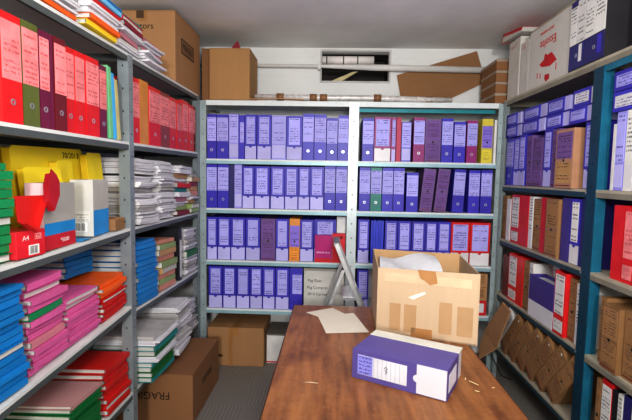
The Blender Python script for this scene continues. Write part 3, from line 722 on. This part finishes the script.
# green and blue folders leaning at the end of the red files
for k, (c, u0, ln, lb) in enumerate((('olive', 1.812, -.05, 'pale green folder leaning at the end of the red files'), ('light blue', 1.843, -.08, 'light blue folder leaning beside the pale green folder'), ('yellow', 1.878, -.11, 'thin yellowish folder leaning nearest the post'))):
    r = empty('standing_folder', P('left', u0, .01, 1.530), (0, ln, PI/2), lb, 'folder', 'folders leaning at the end of the red files')
    MB().box(-.011, -.0095, 0, .24, .002, .30-.02*k).box(.0095, .011, 0, .24, .002, .295-.02*k).box(-.0095, .0095, 0, .0015, .002, .295-.02*k).build('cover', mat('lean_'+c.replace(' ','_'), {'olive': (120,190,140), 'light blue': (80,176,232), 'yellow': (214,200,140)}[c], .5), r)
    MB().box(-.0085, .0085, .004, .235, .003, .28-.02*k).build('paper_sheets', M_PAPER, r)
# ------------------------------------------------------------------ cartons
m_kraft = mat('carton_kraft', (170,128,88), .85, var=.05, scale=5, stretch=(1,1,.25), obj_var=.05)
m_kraftd = mat('carton_dark_kraft', (142,100,66), .85, var=.05, scale=5, obj_var=.03); m_tape = mat('parcel_tape', (168,120,70), .3, spec=.5, obj_var=0); m_print = mat('black_print', (40,30,24), .8, obj_var=0)
def carton(name, loc, dx, dy, dz, label, m=None, seam='y', rot=0, taped=True):
    """closed carton: body, two top flaps meeting at a seam, tape"""
    r = empty(name, loc, (0, 0, rot), label, 'carton'); m = m or m_kraft; t = .004
    MB().box(0, dx, 0, dy, 0, dz-t).build('carton_body', m, r, .003)
    if seam == 'x':
        MB().box(0, dx, 0, dy/2-.001, dz-t, dz).build('flap', m, r); MB().box(0, dx, dy/2+.001, dy, dz-t, dz).build('flap', m, r)
        if taped: MB().box(-.001, dx+.001, dy/2-.025, dy/2+.025, dz, dz+.0006).box(-.0008, 0, dy/2-.025, dy/2+.025, dz-.06, dz).build('tape', m_tape, r)
    else:
        MB().box(0, dx/2-.001, 0, dy, dz-t, dz).build('flap', m, r); MB().box(dx/2+.001, dx, 0, dy, dz-t, dz).build('flap', m, r)
        if taped: MB().box(dx/2-.025, dx/2+.025, -.001, dy+.001, dz, dz+.0006).box(dx/2-.025, dx/2+.025, -.0008, 0, dz-.06, dz).build('tape', m_tape, r)
    return r
c1 = carton('cardboard_carton', (-1.325, 2.575, 1.923), .385, .47, .415, 'large brown carton on top of the left rack with printed panel on its side')
writing('ctors', c1, (.205, -.0008, .325), (PI/2, 0, 0), .05, m_print, 'dark printed letters'); MB().box(.155, .20, -.0012, 0, .37, .414).build('tape_end', mat('dark_tape', (86,66,48), .4, obj_var=0), c1)
MB().box(.385, .3862, .10, .34, .20, .29).build('print_frame', mat('print_frame_dark', (60,44,34), .8, obj_var=0), c1)
MB().box(.3862, .3868, .108, .332, .208, .282).build('print_panel', mat('print_panel', (134,98,68), .8, obj_var=0), c1)
writing('FRAGILE', c1, (.3872, .22, .245), (PI/2, 0, PI/2), .052, m_print)
c2 = carton('cardboard_carton', (-.930, 3.06, 1.9), .062, .27, .36, 'narrow brown carton between the big carton and the corner carton, on top', m_kraftd, taped=False)
MB().box(.052, .0528, .08, .22, .16, .22).build('print_panel', mat('print_frame_dark', (60,44,34), .8, obj_var=0), c2)
c3 = carton('cardboard_carton', (-.860, 3.0, 1.9), .278, .30, .347, 'tall tan carton on the left end of the back rack top', mat('carton_tan', (170,130,86), .85, var=.04, stretch=(1,1,.25), obj_var=0), taped=False)
o = MB().prism([(-.05,0),(.03,0),(.005,.062),(-.012,.05)], 'y', 0, .012).build('card_scrap', fm('maroon')); o.location = (-.68, 3.05, 2.2475); tag(o, 'dark red folded card standing on the tan corner carton', 'card')
c4 = carton('cardboard_carton', (-1.20, 2.27, 0), .455, .536, .288, 'brown carton marked FRAGILE upside down, on the floor under left shelf', m_kraftd, 'y', taped=False)
writing('FRAGILE', c4, (.215, -.0008, .165), (PI/2, 0, 0), .061, m_print, 'upside-down black lettering').rotation_euler = (PI/2, PI, 0)
w4 = writing('FRAGILE', c4, (.4558, .27, .165), (PI/2, PI, PI/2), .055, m_print, 'upside-down black lettering')
c5 = carton('cardboard_carton', (-.885, 3.03, 0), .412, .34, .285, 'brown carton with hand hole on the floor under the back rack', m_kraft, 'y')
MB().box(.155, .185, -.0012, 0, 0, .285).build('tape_strip', m_tape, c5); MB().prism([(.095+.022*math.cos(a), .075+.012*math.sin(a)) for a in [PI*2*i/12 for i in range(12)]], 'y', -.0012, .001).build('hand_hole', mat('hole_shadow', (96,66,40), .9, obj_var=0), c5)
c6 = empty('white_carton', (-.462, 3.095, 0), (0,0,0), 'white box with grey lid on the floor beside the brown carton', 'carton')
MB().box(0, .235, 0, .26, 0, .212).build('box_body', mat('white_board', (226,224,222), .7, obj_var=0), c6, .002); MB().box(-.003, .238, -.003, .263, .212, .224).build('lid', mat('grey_lid', (120,112,104), .8, obj_var=0), c6, .002)
MB().box(0, .235, -.001, 0, .006, .016).build('red_line', m_pr, c6)
# white carton with handwriting, bottom row of the back rack
c7 = empty('white_carton', (-.188, YB+.012, .4395), (0,0,0), 'white carton with black handwriting on back rack bottom row, behind the stepladder', 'carton')
MB().box(0, .285, 0, .30, 0, .285).build('box_body', mat('white_board_grey', (206,204,198), .7, obj_var=0), c7, .002); MB().box(-.002, .287, -.003, .302, .285, .302).build('lid', mat('grey_board', (150,146,138), .7, obj_var=0), c7)
for zz, tx in ((.215, 'Pag Guar'), (.165, 'Pag Compras'), (.118, '2013 Carnes')): writing(tx, c7, (.095 if zz < .2 else .078, -.0008, zz), (PI/2, 0, .0), .027, m_ink, 'black handwriting', 'handwriting')
# things in the third row in front of and beside the violet box file
o = empty('small_carton', (-.115, YB+.004, .7875), (0,0,0), 'magenta box in the back rack third row, before the violet file', 'box'); MB().box(0, .118, 0, .04, .03, .19).build('box_body', mat('magenta_board', (172,30,112), .5, text=((220,170,210), 6, .35)), o); MB().box(0, .118, 0, .04, 0, .03).build('red_base', m_pr, o)
o = empty('small_carton', (.006, YB+.004, .7875), (0,0,0), 'small red box behind the stepladder top, back rack third row', 'box'); MB().box(0, .09, 0, .04, 0, .205).build('box_body', m_pr, o, .001); MB().prism([(.062+.012*math.cos(PI*2*i/10), .178+.012*math.sin(PI*2*i/10)) for i in range(10)], 'y', -.001, .001).build('dark_badge', mat('badge_dark', (110,16,24), .6), o)
o = empty('file_box', (.066, YB+.10, .7875), (0,0,0), 'white file box beside the middle post, back rack third row', 'file'); MB().box(-.03, .034, 0, .28, 0, .315).build('case', M_BASEW, o, .002); MB().box(-.028, .030, -.001, 0, .17, .30).build('spine_label', mat('label_plain_white', (232,230,228), .6, obj_var=0), o)
# end of the bottom row, right
for k, (m, z, lb) in enumerate(((m_pr, .4395, 'red file lying flat with white end label, back rack bottom right'), (m_kraft, .545, 'brown box, lower of two lying on the red file, back rack'), (m_kraft, .640, 'brown box, upper of two lying above the red file, back rack'))):
    o = empty('lying_box', (.98, YB+.012, z), (0,0,0), lb, 'box'); MB().box(-.11, .108, 0, .3, 0, .103 if k == 0 else .093).build('box_body', m, o, .002)
    MB().box(.0, .09, -.001, 0, .02, .085).build('end_label', M_BASEW if k == 0 else M_KTEXT['kraft'], o)
# lowest right shelf: boxes leaning towards the front
for k in range(7):
    u = 2.93-.1225*k; w = .0912; ln = .72
    r = empty('archive_box', P('right', u, .004, .2575+math.sin(ln)*w/2), (0, ln, -PI/2), 'white file box leaning at the far end of the lowest right shelf' if k == 0 else 'brown archive box leaning on lowest right shelf, %s from the white box' % ORD[k-1], 'archive box', 'boxes leaning on the lowest right shelf')
    make_file('plain' if k == 0 else 'kraft', 'white' if k == 0 else 'kraft', w, .352, {}, r, 'white')
    if k in (1, 3, 4, 5): MB().box(-.008, .004, -.0018, -.0012, .33, .342).build('white_sticker', mat('label_plain_white', (232,230,228), .6, obj_var=0), r)
# violet box displayed on its side, third right shelf, with two red files behind it
o = empty('box_file', P('right', 2.328, -.004, .6255), (0,0,-PI/2), 'dark violet box file lying on its long side with white lower half, right rack', 'file')
MB().box(-.135, .135, 0, .0025, .095, .235).box(-.135, -.1325, .0025, .085, 0, .235).box(.1325, .135, .0025, .085, 0, .235).box(-.135, .135, .085, .0875, 0, .235).build('case', cov('violet dark'), o); MB().box(-.132, .132, .002, .084, .002, .215).build('inner_box', M_BASEW, o); MB().box(-.134, .134, .0003, .0022, .002, .094).build('base_panel', M_BASEW, o)
for k, u in enumerate((2.37, 2.26)):
    r = empty('lever_arch_file', P('right', u, .0935, .6255), (0,0,-PI/2), 'red lever arch file behind the dark violet box, %s one' % ('farther', 'nearer')[k], 'file'); make_file('arch', 'red', .08, .315, {'big': 1}, r, 'white')
# folded carton at the far end of the lowest right shelf
m_flap = mat('carton_flap', (186,142,102), .9, var=.05, obj_var=0)
o = empty('folded_carton', (1.092, 2.85, .0), (0,0,0), 'folded brown carton with flaps at the corner of back and right racks', 'carton')
def sheet3(pts, th=.004):
    a, b, c = Vector(pts[0]), Vector(pts[1]), Vector(pts[2]); n = (b-a).cross(c-a).normalized()*th
    return MB().quadbox([Vector(p)-n for p in pts]+[Vector(p)+n for p in pts])
oo = Vector((1.092, 2.92, 0))
sheet3([Vector(p)-oo for p in ((1.085,3.07,.33),(1.085,2.78,.62),(1.085,2.66,.60),(1.085,2.845,.295))]).build('panel', m_flap, o)
sheet3([Vector(p)-oo for p in ((1.06,3.08,.20),(1.085,3.07,.325),(1.085,2.85,.29),(1.00,2.90,.20))]).build('flap', m_flap, o)
sheet3([Vector(p)-oo for p in ((1.06,3.08,.0),(1.06,3.08,.20),(1.0,2.90,.20),(1.0,2.90,.0))]).build('side_panel', mat('carton_flap_dark', (120,84,56), .9, obj_var=0), o)
# top of the right rack
m_ew = mat('white_carton_board', (206,202,194), .75, var=.04, obj_var=0); m_er = mat('red_logo_print', (196,40,44), .7, obj_var=0)
e = empty('white_carton', (XR+.008, 2.20, 1.9105), (0,0,0), 'big white carton with upside-down red logo on the right rack top', 'carton')
MB().box(0, .34, 0, .455, 0, .33).build('box_body', m_ew, e, .003); MB().box(-.002, .342, -.002, .457, .33, .336).build('lid', mat('carton_lid_beige', (176,160,136), .8, obj_var=0), e)
writing('Esselte', e, (-.0008, .235, .222), (PI/2, PI, -PI/2), .064, m_er, 'upside-down red lettering', 'logo_text')
writing('UPUTE ARHIVSKI', e, (-.0008, .25, .285), (PI/2, PI, -PI/2), .02, m_er, 'small upside-down red lettering', 'logo_text')
b = MB()
b.prism([(.13,.10),(.20,.085),(.29,.10),(.32,.12),(.27,.135),(.26,.165),(.23,.15),(.19,.155),(.16,.13)], 'x', -.0008, 0); b.prism([(.20,.02),(.235,.01),(.255,.03),(.25,.05),(.20,.045)], 'x', -.0008, 0)
for a in ((.13,.05,.015),(.30,.04,.012),(.335,.05,.012)): b.box(-.0008, 0, a[0], a[0]+.008, a[1], a[1]+a[2]*2.4)
b.build('logo_emblem', m_er, e)
for k, (u, w, h, lb) in enumerate(((2.88, .17, .365, 'tall white file box at far end of the right rack top'), (2.722, .115, .31, 'shorter white file box beside the big white carton, right rack top'))):
    r = empty('file_box', P('right', u, .01, 1.9105), (0,0,-PI/2), lb, 'file'); MB().box(-w/2, w/2, 0, .3, 0, h).build('case', m_ew, r, .003); MB().box(w/2-.03, w/2-.028, -.0012, 0, .005, h-.005).build('edge_line', mat('edge_grey', (150,146,140), .8, obj_var=0), r)
    MB().box(-w/2+.02, w/2-.04, -.001, 0, h*.86, h*.95).build('red_print', mat('faint_red_print', (206,196,188), .7, text=((190,60,60), 2, .9)), r)
r = empty('red_box', (XR-.02, 2.72, 2.2965), (0, 0, 0), 'red and white box lying on the white file box, right rack top', 'box')
MB().quadbox([(0,.0,-.019),(.22,.0,-.019),(.22,.30,0),(0,.30,0),(0,-.02,.0),(.22,-.02,.0),(.22,.28,.05),(0,.28,.05)]).build('box_body', m_ew, r); MB().quadbox([(-.001,-.004,-.012),(.221,-.004,-.012),(.221,.29,.035),(-.001,.29,.035),(-.001,-.021,.002),(.221,-.021,.002),(.221,.281,.052),(-.001,.281,.052)]).build('red_lid', m_pr, r)
MB().quadbox([(-.001,.298,-.002),(.221,.298,-.002),(.221,.304,-.002),(-.001,.304,-.002),(-.001,.276,.052),(.221,.276,.052),(.221,.282,.052),(-.001,.282,.052)]).build('red_end', m_pr, r)
for k in range(4):
    o = empty('brown_carton', (1.085, 3.02, 1.8965+k*.075), (0,0,0), 'flat brown carton at the right end of back rack top, %s from bottom' % ORD[k], 'carton', 'flat cartons in the right corner'); MB().box(0, .10, 0, .3, 0, .055).build('carton_body', m_kraftd, o, .002); MB().box(-.002, .102, -.002, .302, .055, .073).build('lid', mat('corner_lid', (164,146,128), .8, obj_var=0), o)
for k, (u, w, lb) in enumerate(((2.133, .125, 'white and dark blue lever arch file beside the white carton, right rack top'), (1.994, .15, 'white and dark blue lever arch file with black side, nearest on right rack top'))):
    r = empty('lever_arch_file', P('right', u, .0, 1.9105), (0,0,-PI/2), lb, 'file'); hw = w/2; h = .325; t = .003
    MB().box(-hw, hw, 0, t, 0, h).box(-hw, -hw+t, t, .29, 0, h).box(hw-t, hw, t, .29, 0, h).build('cover', mat('near_black_cover', (46,44,50), .55), r)
    MB().box(-hw+t+.001, hw-t-.001, .03, .28, .004, h-.02).build('paper_block', M_PAPER, r)
    MB().box(-hw*.98, hw*.98, -.001, 0, h*.02, h*.36).build('blue_base', cov('navy'), r); MB().box(-hw*.98, hw*.3, -.001, 0, h*.92, h*.99).build('blue_top', cov('navy'), r)
    MB().box(-hw*.98, -hw*.1, -.0012, 0, h*.37, h*.91).build('spine_label', LABM['white'], r); MB().box(-hw*.06, hw*.98, -.0012, 0, h*.37, h*.97).build('spine_label', LABM['white'], r); MB().box(hw*.3, hw*.7, -.0016, -.001, h*.1, h*.34).build('base_label', M_BASEW if k == 0 else cov('violet'), r)
    finger_ring(r, h*.2, .009)
o = carton('cardboard_carton', (XR+.06, 1.40, 1.9105), .30, .40, .33, 'brown carton at the near end of the right rack top', m_kraftd, taped=False)
MB().box(-.0012, 0, .33, .39, .04, .16).build('white_label', M_BASEW, o); MB().box(-.001, 0, .05, .30, .05, .28).build('side_print', mat('dark_side_print', (118,84,58), .85, text=((50,36,28), 5, .8)), o)
# wrapped rod on top of the back rack
o = empty('wrapped_rod', (0, 3.03, 1.925), (0,0,0), 'long rod wrapped in clear plastic with brown tape, on the back rack top', 'rod')
MB().tube([(-.55,.0,.006),(-.2,.015,.002),(.2,.02,.006),(.5,.0,-.004),(.80,.0,-.004)], [.014,.022,.02,.022,.016], 10).build('plastic_wrap', mat('plastic_wrap', (200,196,192), .25, var=.2, scale=40, spec=.6, obj_var=0), o, smooth=True)
m_bt = mat('brown_tape', (136,98,66), .4, obj_var=0)
for x, z in ((-.40,.005), (-.17,.003), (-.10,.003), (.27,.005), (.62,-.004)): MB().tube([(x,.008,z),(x+.05,.008,z)], .025, 10).build('tape_band', m_bt, o, smooth=True)
o = MB().grid_slab(6, 2, lambda i, j: (-.575+.37*i, 2.965+.03*j, 1.8985+.006*math.sin(3*i)), lambda i, j: (-.575+.37*i, 2.965+.03*j, 1.903+.006*math.sin(3*i))).build('cardboard_strip', m_flap); tag(o, 'thin brown cardboard strip lying on back rack top beside the tan carton', 'cardboard')
o = MB().quadbox([(.60,3.07,1.8955),(1.0,3.07,1.8955),(1.0,3.13,1.8955),(.60,3.13,1.8955),(.60,3.07,1.912),(1.0,3.07,1.899),(1.0,3.13,1.899),(.60,3.13,1.912)]).build('cardboard_strip', m_flap); tag(o, 'thin brown cardboard strip lying under the leaning brown sheet', 'cardboard')
# ------------------------------------------------------------------ table and what stands on it
def wood_mat():
    m = bpy.data.materials.new('worn_table_wood'); m.use_nodes = True; nt = m.node_tree; bs = nt.nodes['Principled BSDF']
    tc = nd(nt, 'ShaderNodeTexCoord'); mp = nd(nt, 'ShaderNodeMapping'); mp.inputs['Scale'].default_value = (14, 1.6, 14); nt.links.new(tc.outputs['Object'], mp.inputs[0])
    n1 = nd(nt, 'ShaderNodeTexNoise'); n1.inputs['Scale'].default_value = 3.2; n1.inputs['Detail'].default_value = 8; nt.links.new(mp.outputs[0], n1.inputs[0])
    n2 = nd(nt, 'ShaderNodeTexNoise'); n2.inputs['Scale'].default_value = 5.5; n2.inputs['Detail'].default_value = 8; n2.inputs['Roughness'].default_value = .7; nt.links.new(tc.outputs['Object'], n2.inputs[0])
    n3 = nd(nt, 'ShaderNodeTexNoise'); n3.inputs['Scale'].default_value = 60; n3.inputs['Detail'].default_value = 3; nt.links.new(tc.outputs['Object'], n3.inputs[0])
    def ramp(src, a, b):
        q = nd(nt, 'ShaderNodeMapRange'); q.inputs[1].default_value = a; q.inputs[2].default_value = b; nt.links.new(src, q.inputs[0]); return q.outputs[0]
    c = mix_n(nt, ramp(n1.outputs[0], .3, .7), lin((110,66,34)), lin((154,101,57)))
    c = mix_n(nt, math_n(nt, 'MULTIPLY', ramp(n2.outputs[0], .5, .75), .55), c, lin((172,122,74)))
    c = mix_n(nt, math_n(nt, 'MULTIPLY', ramp(n2.outputs[0], .48, .3), .6), c, lin((82,44,24)))
    c = mix_n(nt, math_n(nt, 'MULTIPLY', ramp(n3.outputs[0], .6, .75), .3), c, lin((180,130,88)))
    nt.links.new(c, bs.inputs['Base Color']); bs.inputs['Roughness'].default_value = .42; bs.inputs['Specular IOR Level'].default_value = .4
    return m
m_wood = wood_mat(); m_wedge = mat('dark_wood_edge', (74,42,24), .5, var=.15, scale=12, stretch=(1,.2,1), obj_var=0)
tb = empty('work_table', (.185, 1.4, 0), (0,0,0), 'long brown worn wooden table standing in the aisle between the racks', 'table')
x0, x1, y0, y1 = -.367, .37, -.85, .768
MB().box(x0, x1, y0, y1, .700, .730).build('table_top', m_wood, tb, .003)
MB().box(x0-.004, x0, y0, y1, .698, .726).box(x1, x1+.004, y0, y1, .698, .726).box(x0, x1, y1, y1+.004, .698, .726).build('edge_strip', m_wedge, tb)
MB().box(x0+.05, x0+.072, y0+.06, y1-.06, .61, .70).box(x1-.072, x1-.05, y0+.06, y1-.06, .61, .70).box(x0+.05, x1-.05, y1-.075, y1-.055, .61, .70).box(x0+.05, x1-.05, y0+.055, y0+.075, .61, .70).build('apron', m_wedge, tb)
for sx in (x0+.04, x1-.095):
    for sy in (y0+.045, y1-.10):
        MB().quadbox([(sx+.01,sy+.01,0),(sx+.045,sy+.01,0),(sx+.045,sy+.045,0),(sx+.01,sy+.045,0),(sx,sy,.70),(sx+.055,sy,.70),(sx+.055,sy+.055,.70),(sx,sy+.055,.70)]).build('leg', m_wedge, tb)
o = MB().prism([(-.265,-.062),(-.24,-.058),(-.217,-.064),(-.218,-.067),(-.245,-.064)], 'z', .7300, .7304).build('scratch', mat('pale_scratch', (206,186,160), .8, obj_var=0), tb)
# open carton
m_ck = mat('carton_light_kraft', (194,170,142), .8, var=.05, scale=4, stretch=(6,6,.4), obj_var=0); m_ckt = mat('carton_tape_tan', (182,148,110), .35, var=.06, obj_var=0, spec=.5); m_cki = mat('carton_inside', (184,150,110), .85, obj_var=0)
oc = empty('open_carton', (.199, 1.811, .7305), (0, 0, math.atan2(-.121, .382)), 'open tan cardboard carton with taped front standing on the table', 'carton')
W, Dp, Hh, t = .405, .33, .285, .004
def wall4(a, b, name, h0, h1, m=m_ck):
    a, b = Vector(a), Vector(b); n = Vector((-(b-a).y, (b-a).x, 0)).normalized()*t
    return MB().quadbox([(a.x,a.y,0),(b.x,b.y,0),(b.x+n.x,b.y+n.y,0),(a.x+n.x,a.y+n.y,0),(a.x,a.y,h0),(b.x,b.y,h1),(b.x+n.x,b.y+n.y,h1),(a.x+n.x,a.y+n.y,h0)]).build(name, m, oc)
A_, B_, C_, D_ = (0,0), (W,0), (W-.085,.37), (-.085,.29)
wall4(A_, B_, 'front_wall', .279, .287); wall4(B_, C_, 'side_wall', .287, .295, m_ck); wall4(C_, D_, 'rear_wall', .300, .308, m_cki); wall4(D_, A_, 'side_wall', .308, .279)
MB().prism([A_, B_, C_, D_], 'z', .001, .005).build('bottom_panel', m_cki, oc)
def tape(x0, x1, z0, z1): return MB().box(x0, x1, -.0012, -.0002, z0, z1)
tape(.03,.375,.225,.262).build('tape', mat('tape_pale', (206,182,152), .25, obj_var=0, spec=.6), oc); tape(.055,.10,.02,.135).build('tape', m_ckt, oc); tape(.115,.165,.02,.135).build('tape', m_ckt, oc); tape(.255,.305,.03,.16).build('tape', m_ckt, oc); tape(.325,.385,.03,.15).build('tape', m_ckt, oc); tape(.145,.23,.0,.04).build('tape', mat('tape_brown', (178,130,80), .4, obj_var=0), oc)
MB().prism([(.165,.285),(.235,.283),(.245,.235),(.215,.225),(.195,.24),(.175,.25)], 'y', -.0016, -.0012).build('torn_patch', mat('torn_patch', (176,130,84), .9, obj_var=0), oc)
MB().prism([(.13,.166),(.15,.158),(.20,.188),(.196,.196),(.15,.176)], 'y', -.0022, -.0014).build('tape_glare', mat('painted_glare', (236,226,212), .15, obj_var=0), oc)  # glare on the tape, painted as a pale patch
MB().prism([(.235,.352),(.262,.356),(.262,.358),(.235,.354)], 'z', .22, .297).build('tape', mat('tape_brown', (178,130,80), .4, obj_var=0), oc)
o = MB().grid_slab(8, 6, lambda i, j: (.004-.05*j+.26*i, .02+.24*j, .262+.012*j+.025*i*j+.012*math.sin(7*i+3*j)), lambda i, j: (.004-.05*j+.26*i, .02+.24*j, .268+.012*j+.025*i*j+.012*math.sin(7*i+3*j))).build('crumpled_paper', mat('packing_paper', (206,206,210), .7, var=.05, obj_var=0, bump=.5))
o.location = oc.location; o.rotation_euler = oc.rotation_euler; tag(o, 'crumpled white packing paper inside the open tan carton', 'paper')
# violet box file lying on the table
L = .308; ang = math.atan2(1.247-1.386, .352-.077)-.02
bf = empty('box_file', (.077, 1.386, .7305), (0, 0, ang), 'violet and white archive box file lying on the table before the carton', 'file')
hh, dp, t = .097, .148, .003; xf = L*.70; mv = cov('violet'); mv2 = mat('table_file_violet', (90,78,142), .45, var=.05, obj_var=0); mw = mat('table_file_white', (206,204,210), .55, var=.02, obj_var=0)
MB().box(0, xf, 0, t, 0, hh).box(0, L, t, dp, hh-t, hh).box(0, L, t, dp, 0, t).box(0, t, t, dp, t, hh-t).box(L-.0015, L, t, dp, t, hh-t).build('case', mv2, bf, .0008)
MB().box(xf-.02, L-.0022, .0008, dp-.002, t+.0005, hh-t-.0005).box(t+.001, xf-.02, dp-.02, dp+.052, t+.0005, hh-.004).box(xf-.02, L-.002, dp-.002, dp+.052, t+.0005, hh-.004).build('inner_box', mw, bf)
MB().box(0, L+.001, dp+.001, dp+.053, hh-.004, hh+.002).build('rear_panel', mat('table_file_grey_white', (204,200,190), .6, obj_var=0), bf)
MB().box(.02, xf-.03, -.001, 0, .018, .082).build('spine_label', mat('table_label', (204,204,210), .6, obj_var=0), bf)
b = MB()
for k in range(7): b.box(.075+k*.0145, .076+k*.0145, -.0014, -.001, .02, .080)
b.build('label_rules', mat('label_rule_grey', (150,150,166), .7, obj_var=0), bf)
MB().box(.02, .072, -.0014, -.001, .019, .081).build('written_panel', mat('written_panel', (140,138,214), .6, text=((48,44,120), 5, 1.0), obj_var=0), bf)
b = MB(); b.tube([(.112,-.0016,.056),(.118,-.0016,.062),(.122,-.0016,.056),(.116,-.0016,.050),(.122,-.0016,.046),(.117,-.0016,.040)], .0012, 5); b.build('handwritten_mark', m_ink, bf)
MB().prism([(xf+.001+.0115*math.cos(PI*.5+PI*i/12), .05+.0115*math.sin(PI*.5+PI*i/12)) for i in range(13)], 'y', -.0006, .0014).build('thumb_notch', mw, bf)
MB().box(L, L+.0008, .02, dp-.03, .02, .075).build('end_label', mat('end_label_white', (214,212,222), .6, text=((120,118,140), 4, .5), obj_var=0), bf)
# sheets lying on the table
m_sh = mat('white_sheet', (218,210,196), .8, var=.03, obj_var=0)
for k, (pts, lb) in enumerate(((((-.115,2.045),(.012,2.13),(.10,2.0),(.03,1.905)), 'white paper sheet on the table, lower of two beside the carton'), (((-.055,1.985),(.115,2.055),(.168,1.80),(-.014,1.772)), 'white paper sheet on the table, upper of two, nearer the camera'))):
    o = MB().prism(pts, 'z', .7306+k*.0012, .7314+k*.0012).build('paper_sheet', m_sh); tag(o, lb, 'paper', 'sheets on the table')
m_scr = mat('pale_scrap', (226,206,160), .8, obj_var=0)
for k, (x, yv, a, l, lb) in enumerate(((.470,1.372,-.9,.035,'largest pale paper sliver on the table beside the violet file'), (.463,1.318,-.5,.014,'short pale sliver nearest the front edge on the table'), (.523,1.345,.3,.010,'small pale sliver near the right table edge'), (.452,1.40,1.2,.016,'pale sliver against the white end of the violet file'))):
    o = MB().prism([(-l/2,-.0014),(l/2,-.001),(l/2,.001),(-l*.1,.0022),(-l/2,.001)], 'z', 0, .0012).build('paper_scrap', m_scr); o.location = (x, yv, .7306); o.rotation_euler = (0,0,a); tag(o, lb, 'paper scrap')
# ------------------------------------------------------------------ stepladder behind the table
m_al = mat('aluminium', (176,176,176), .35, .55, var=.1, scale=20, obj_var=.04)
ld = empty('stepladder', (.10, 2.5, 0), (0,0,0), 'aluminium stepladder standing behind the table against the back rack', 'stepladder')
def bar(a, b, w, th, name, par=None):
    a, b = Vector(a), Vector(b); dr_ = (b-a).normalized(); n = Vector((0,1,0)); m_ = dr_.cross(n).normalized()
    return MB().quadbox([a-m_*w-n*th, a+m_*w-n*th, a+m_*w+n*th, a-m_*w+n*th, b-m_*w-n*th, b+m_*w-n*th, b+m_*w+n*th, b-m_*w+n*th]).build(name, m_al, par or ld, .002)
for s in (-1, 1):
    yy = s*.15
    bar((.345, yy, 0), (-.072, yy*.75, 1.015), .013, .009, 'front_rail'); bar((-.345, yy*1.1, 0), (-.03, yy*.82, .87), .010, .009, 'rear_rail')
for z in (.21, .46, .71):
    x = .345-.417*z/1.015
    MB().box(x-.085, x+.012, -.125, .125, z-.010, z+.010).build('step', m_al, ld, .002)
MB().box(-.088, -.052, -.118, .118, 1.0, 1.022).build('top_cap', mat('ladder_cap', (130,130,128), .4, .4, obj_var=0), ld, .004)
MB().box(-.085, .10, -.145, -.139, .655, .667).build('spreader', m_al, ld); MB().box(-.085, .10, .139, .145, .655, .667).build('spreader', m_al, ld)
# cord at the corner
o = MB().tube([(1.10,2.96,.23),(1.115,2.86,.16),(1.112,2.74,.13),(1.125,2.62,.16)], .004, 6).build('black_cord', mat('black_rubber', (24,24,26), .6, obj_var=0)); tag(o, 'black cord hanging loose along the lowest right shelf by the folded carton', 'cord')


# lettering becomes plain mesh
dg = bpy.context.evaluated_depsgraph_get(); dg.update()
for o in TEXTS:
    me = bpy.data.meshes.new_from_object(o.evaluated_get(dg)); n = bpy.data.objects.new(o.name, me); nm = o.name
    C.objects.link(n); n.parent = o.parent; n.location = o.location; n.rotation_euler = o.rotation_euler
    if o.get('label'): n['label'] = o['label']
    bpy.data.objects.remove(o); n.name = nm
# ------------------------------------------------------------------ camera and light
cd = bpy.data.cameras.new('camera'); cam = bpy.data.objects.new('camera', cd); C.objects.link(cam)
f, p, r, y = 432.93, .0787, .0183, -.0372
fw = Vector((math.sin(y)*math.cos(p), math.cos(y)*math.cos(p), -math.sin(p))); rt = Vector((math.cos(y), -math.sin(y), 0)); up = rt.cross(fw)
rt2 = rt*math.cos(r)+up*math.sin(r); up2 = up*math.cos(r)-rt*math.sin(r)
cam.matrix_world = Matrix(((rt2.x, up2.x, -fw.x, 0), (rt2.y, up2.y, -fw.y, 0), (rt2.z, up2.z, -fw.z, H), (0, 0, 0, 1)))
cd.sensor_fit = 'HORIZONTAL'; cd.sensor_width = 36; cd.lens = f/632*36; cd.clip_start = .05
SC.camera = cam
def area(name, loc, target, size, power, col=(1,1,1)):
    l = bpy.data.lights.new(name, 'AREA'); l.energy = power; l.size = size; l.color = col
    o = bpy.data.objects.new(name, l); C.objects.link(o); o.location = loc
    o.rotation_euler = (Vector(target)-Vector(loc)).to_track_quat('-Z', 'Y').to_euler()
    return o
area('flash_lamp', (.12, -2.2, 1.85), (.1, 3, 1.2), .3, 94, (1, .985, .96))
area('ceiling_fill', (.2, .25, 1.75), (.15, 1.9, 2.5), .5, 27, (1, .99, .97))  # added fill aimed upward to brighten the ceiling, not a lamp of the room
area('ceiling_lamp', (.15, .9, 2.34), (.15, .9, 0), .7, 9, (1, .97, .92))
w = bpy.data.worlds.new('world'); SC.world = w; w.use_nodes = True
w.node_tree.nodes['Background'].inputs[0].default_value = (.97, .98, 1, 1); w.node_tree.nodes['Background'].inputs[1].default_value = .6
SC.view_settings.view_transform = 'Standard'; SC.view_settings.look = 'None'
SC.view_settings.exposure = 0.0; SC.view_settings.gamma = 0.84
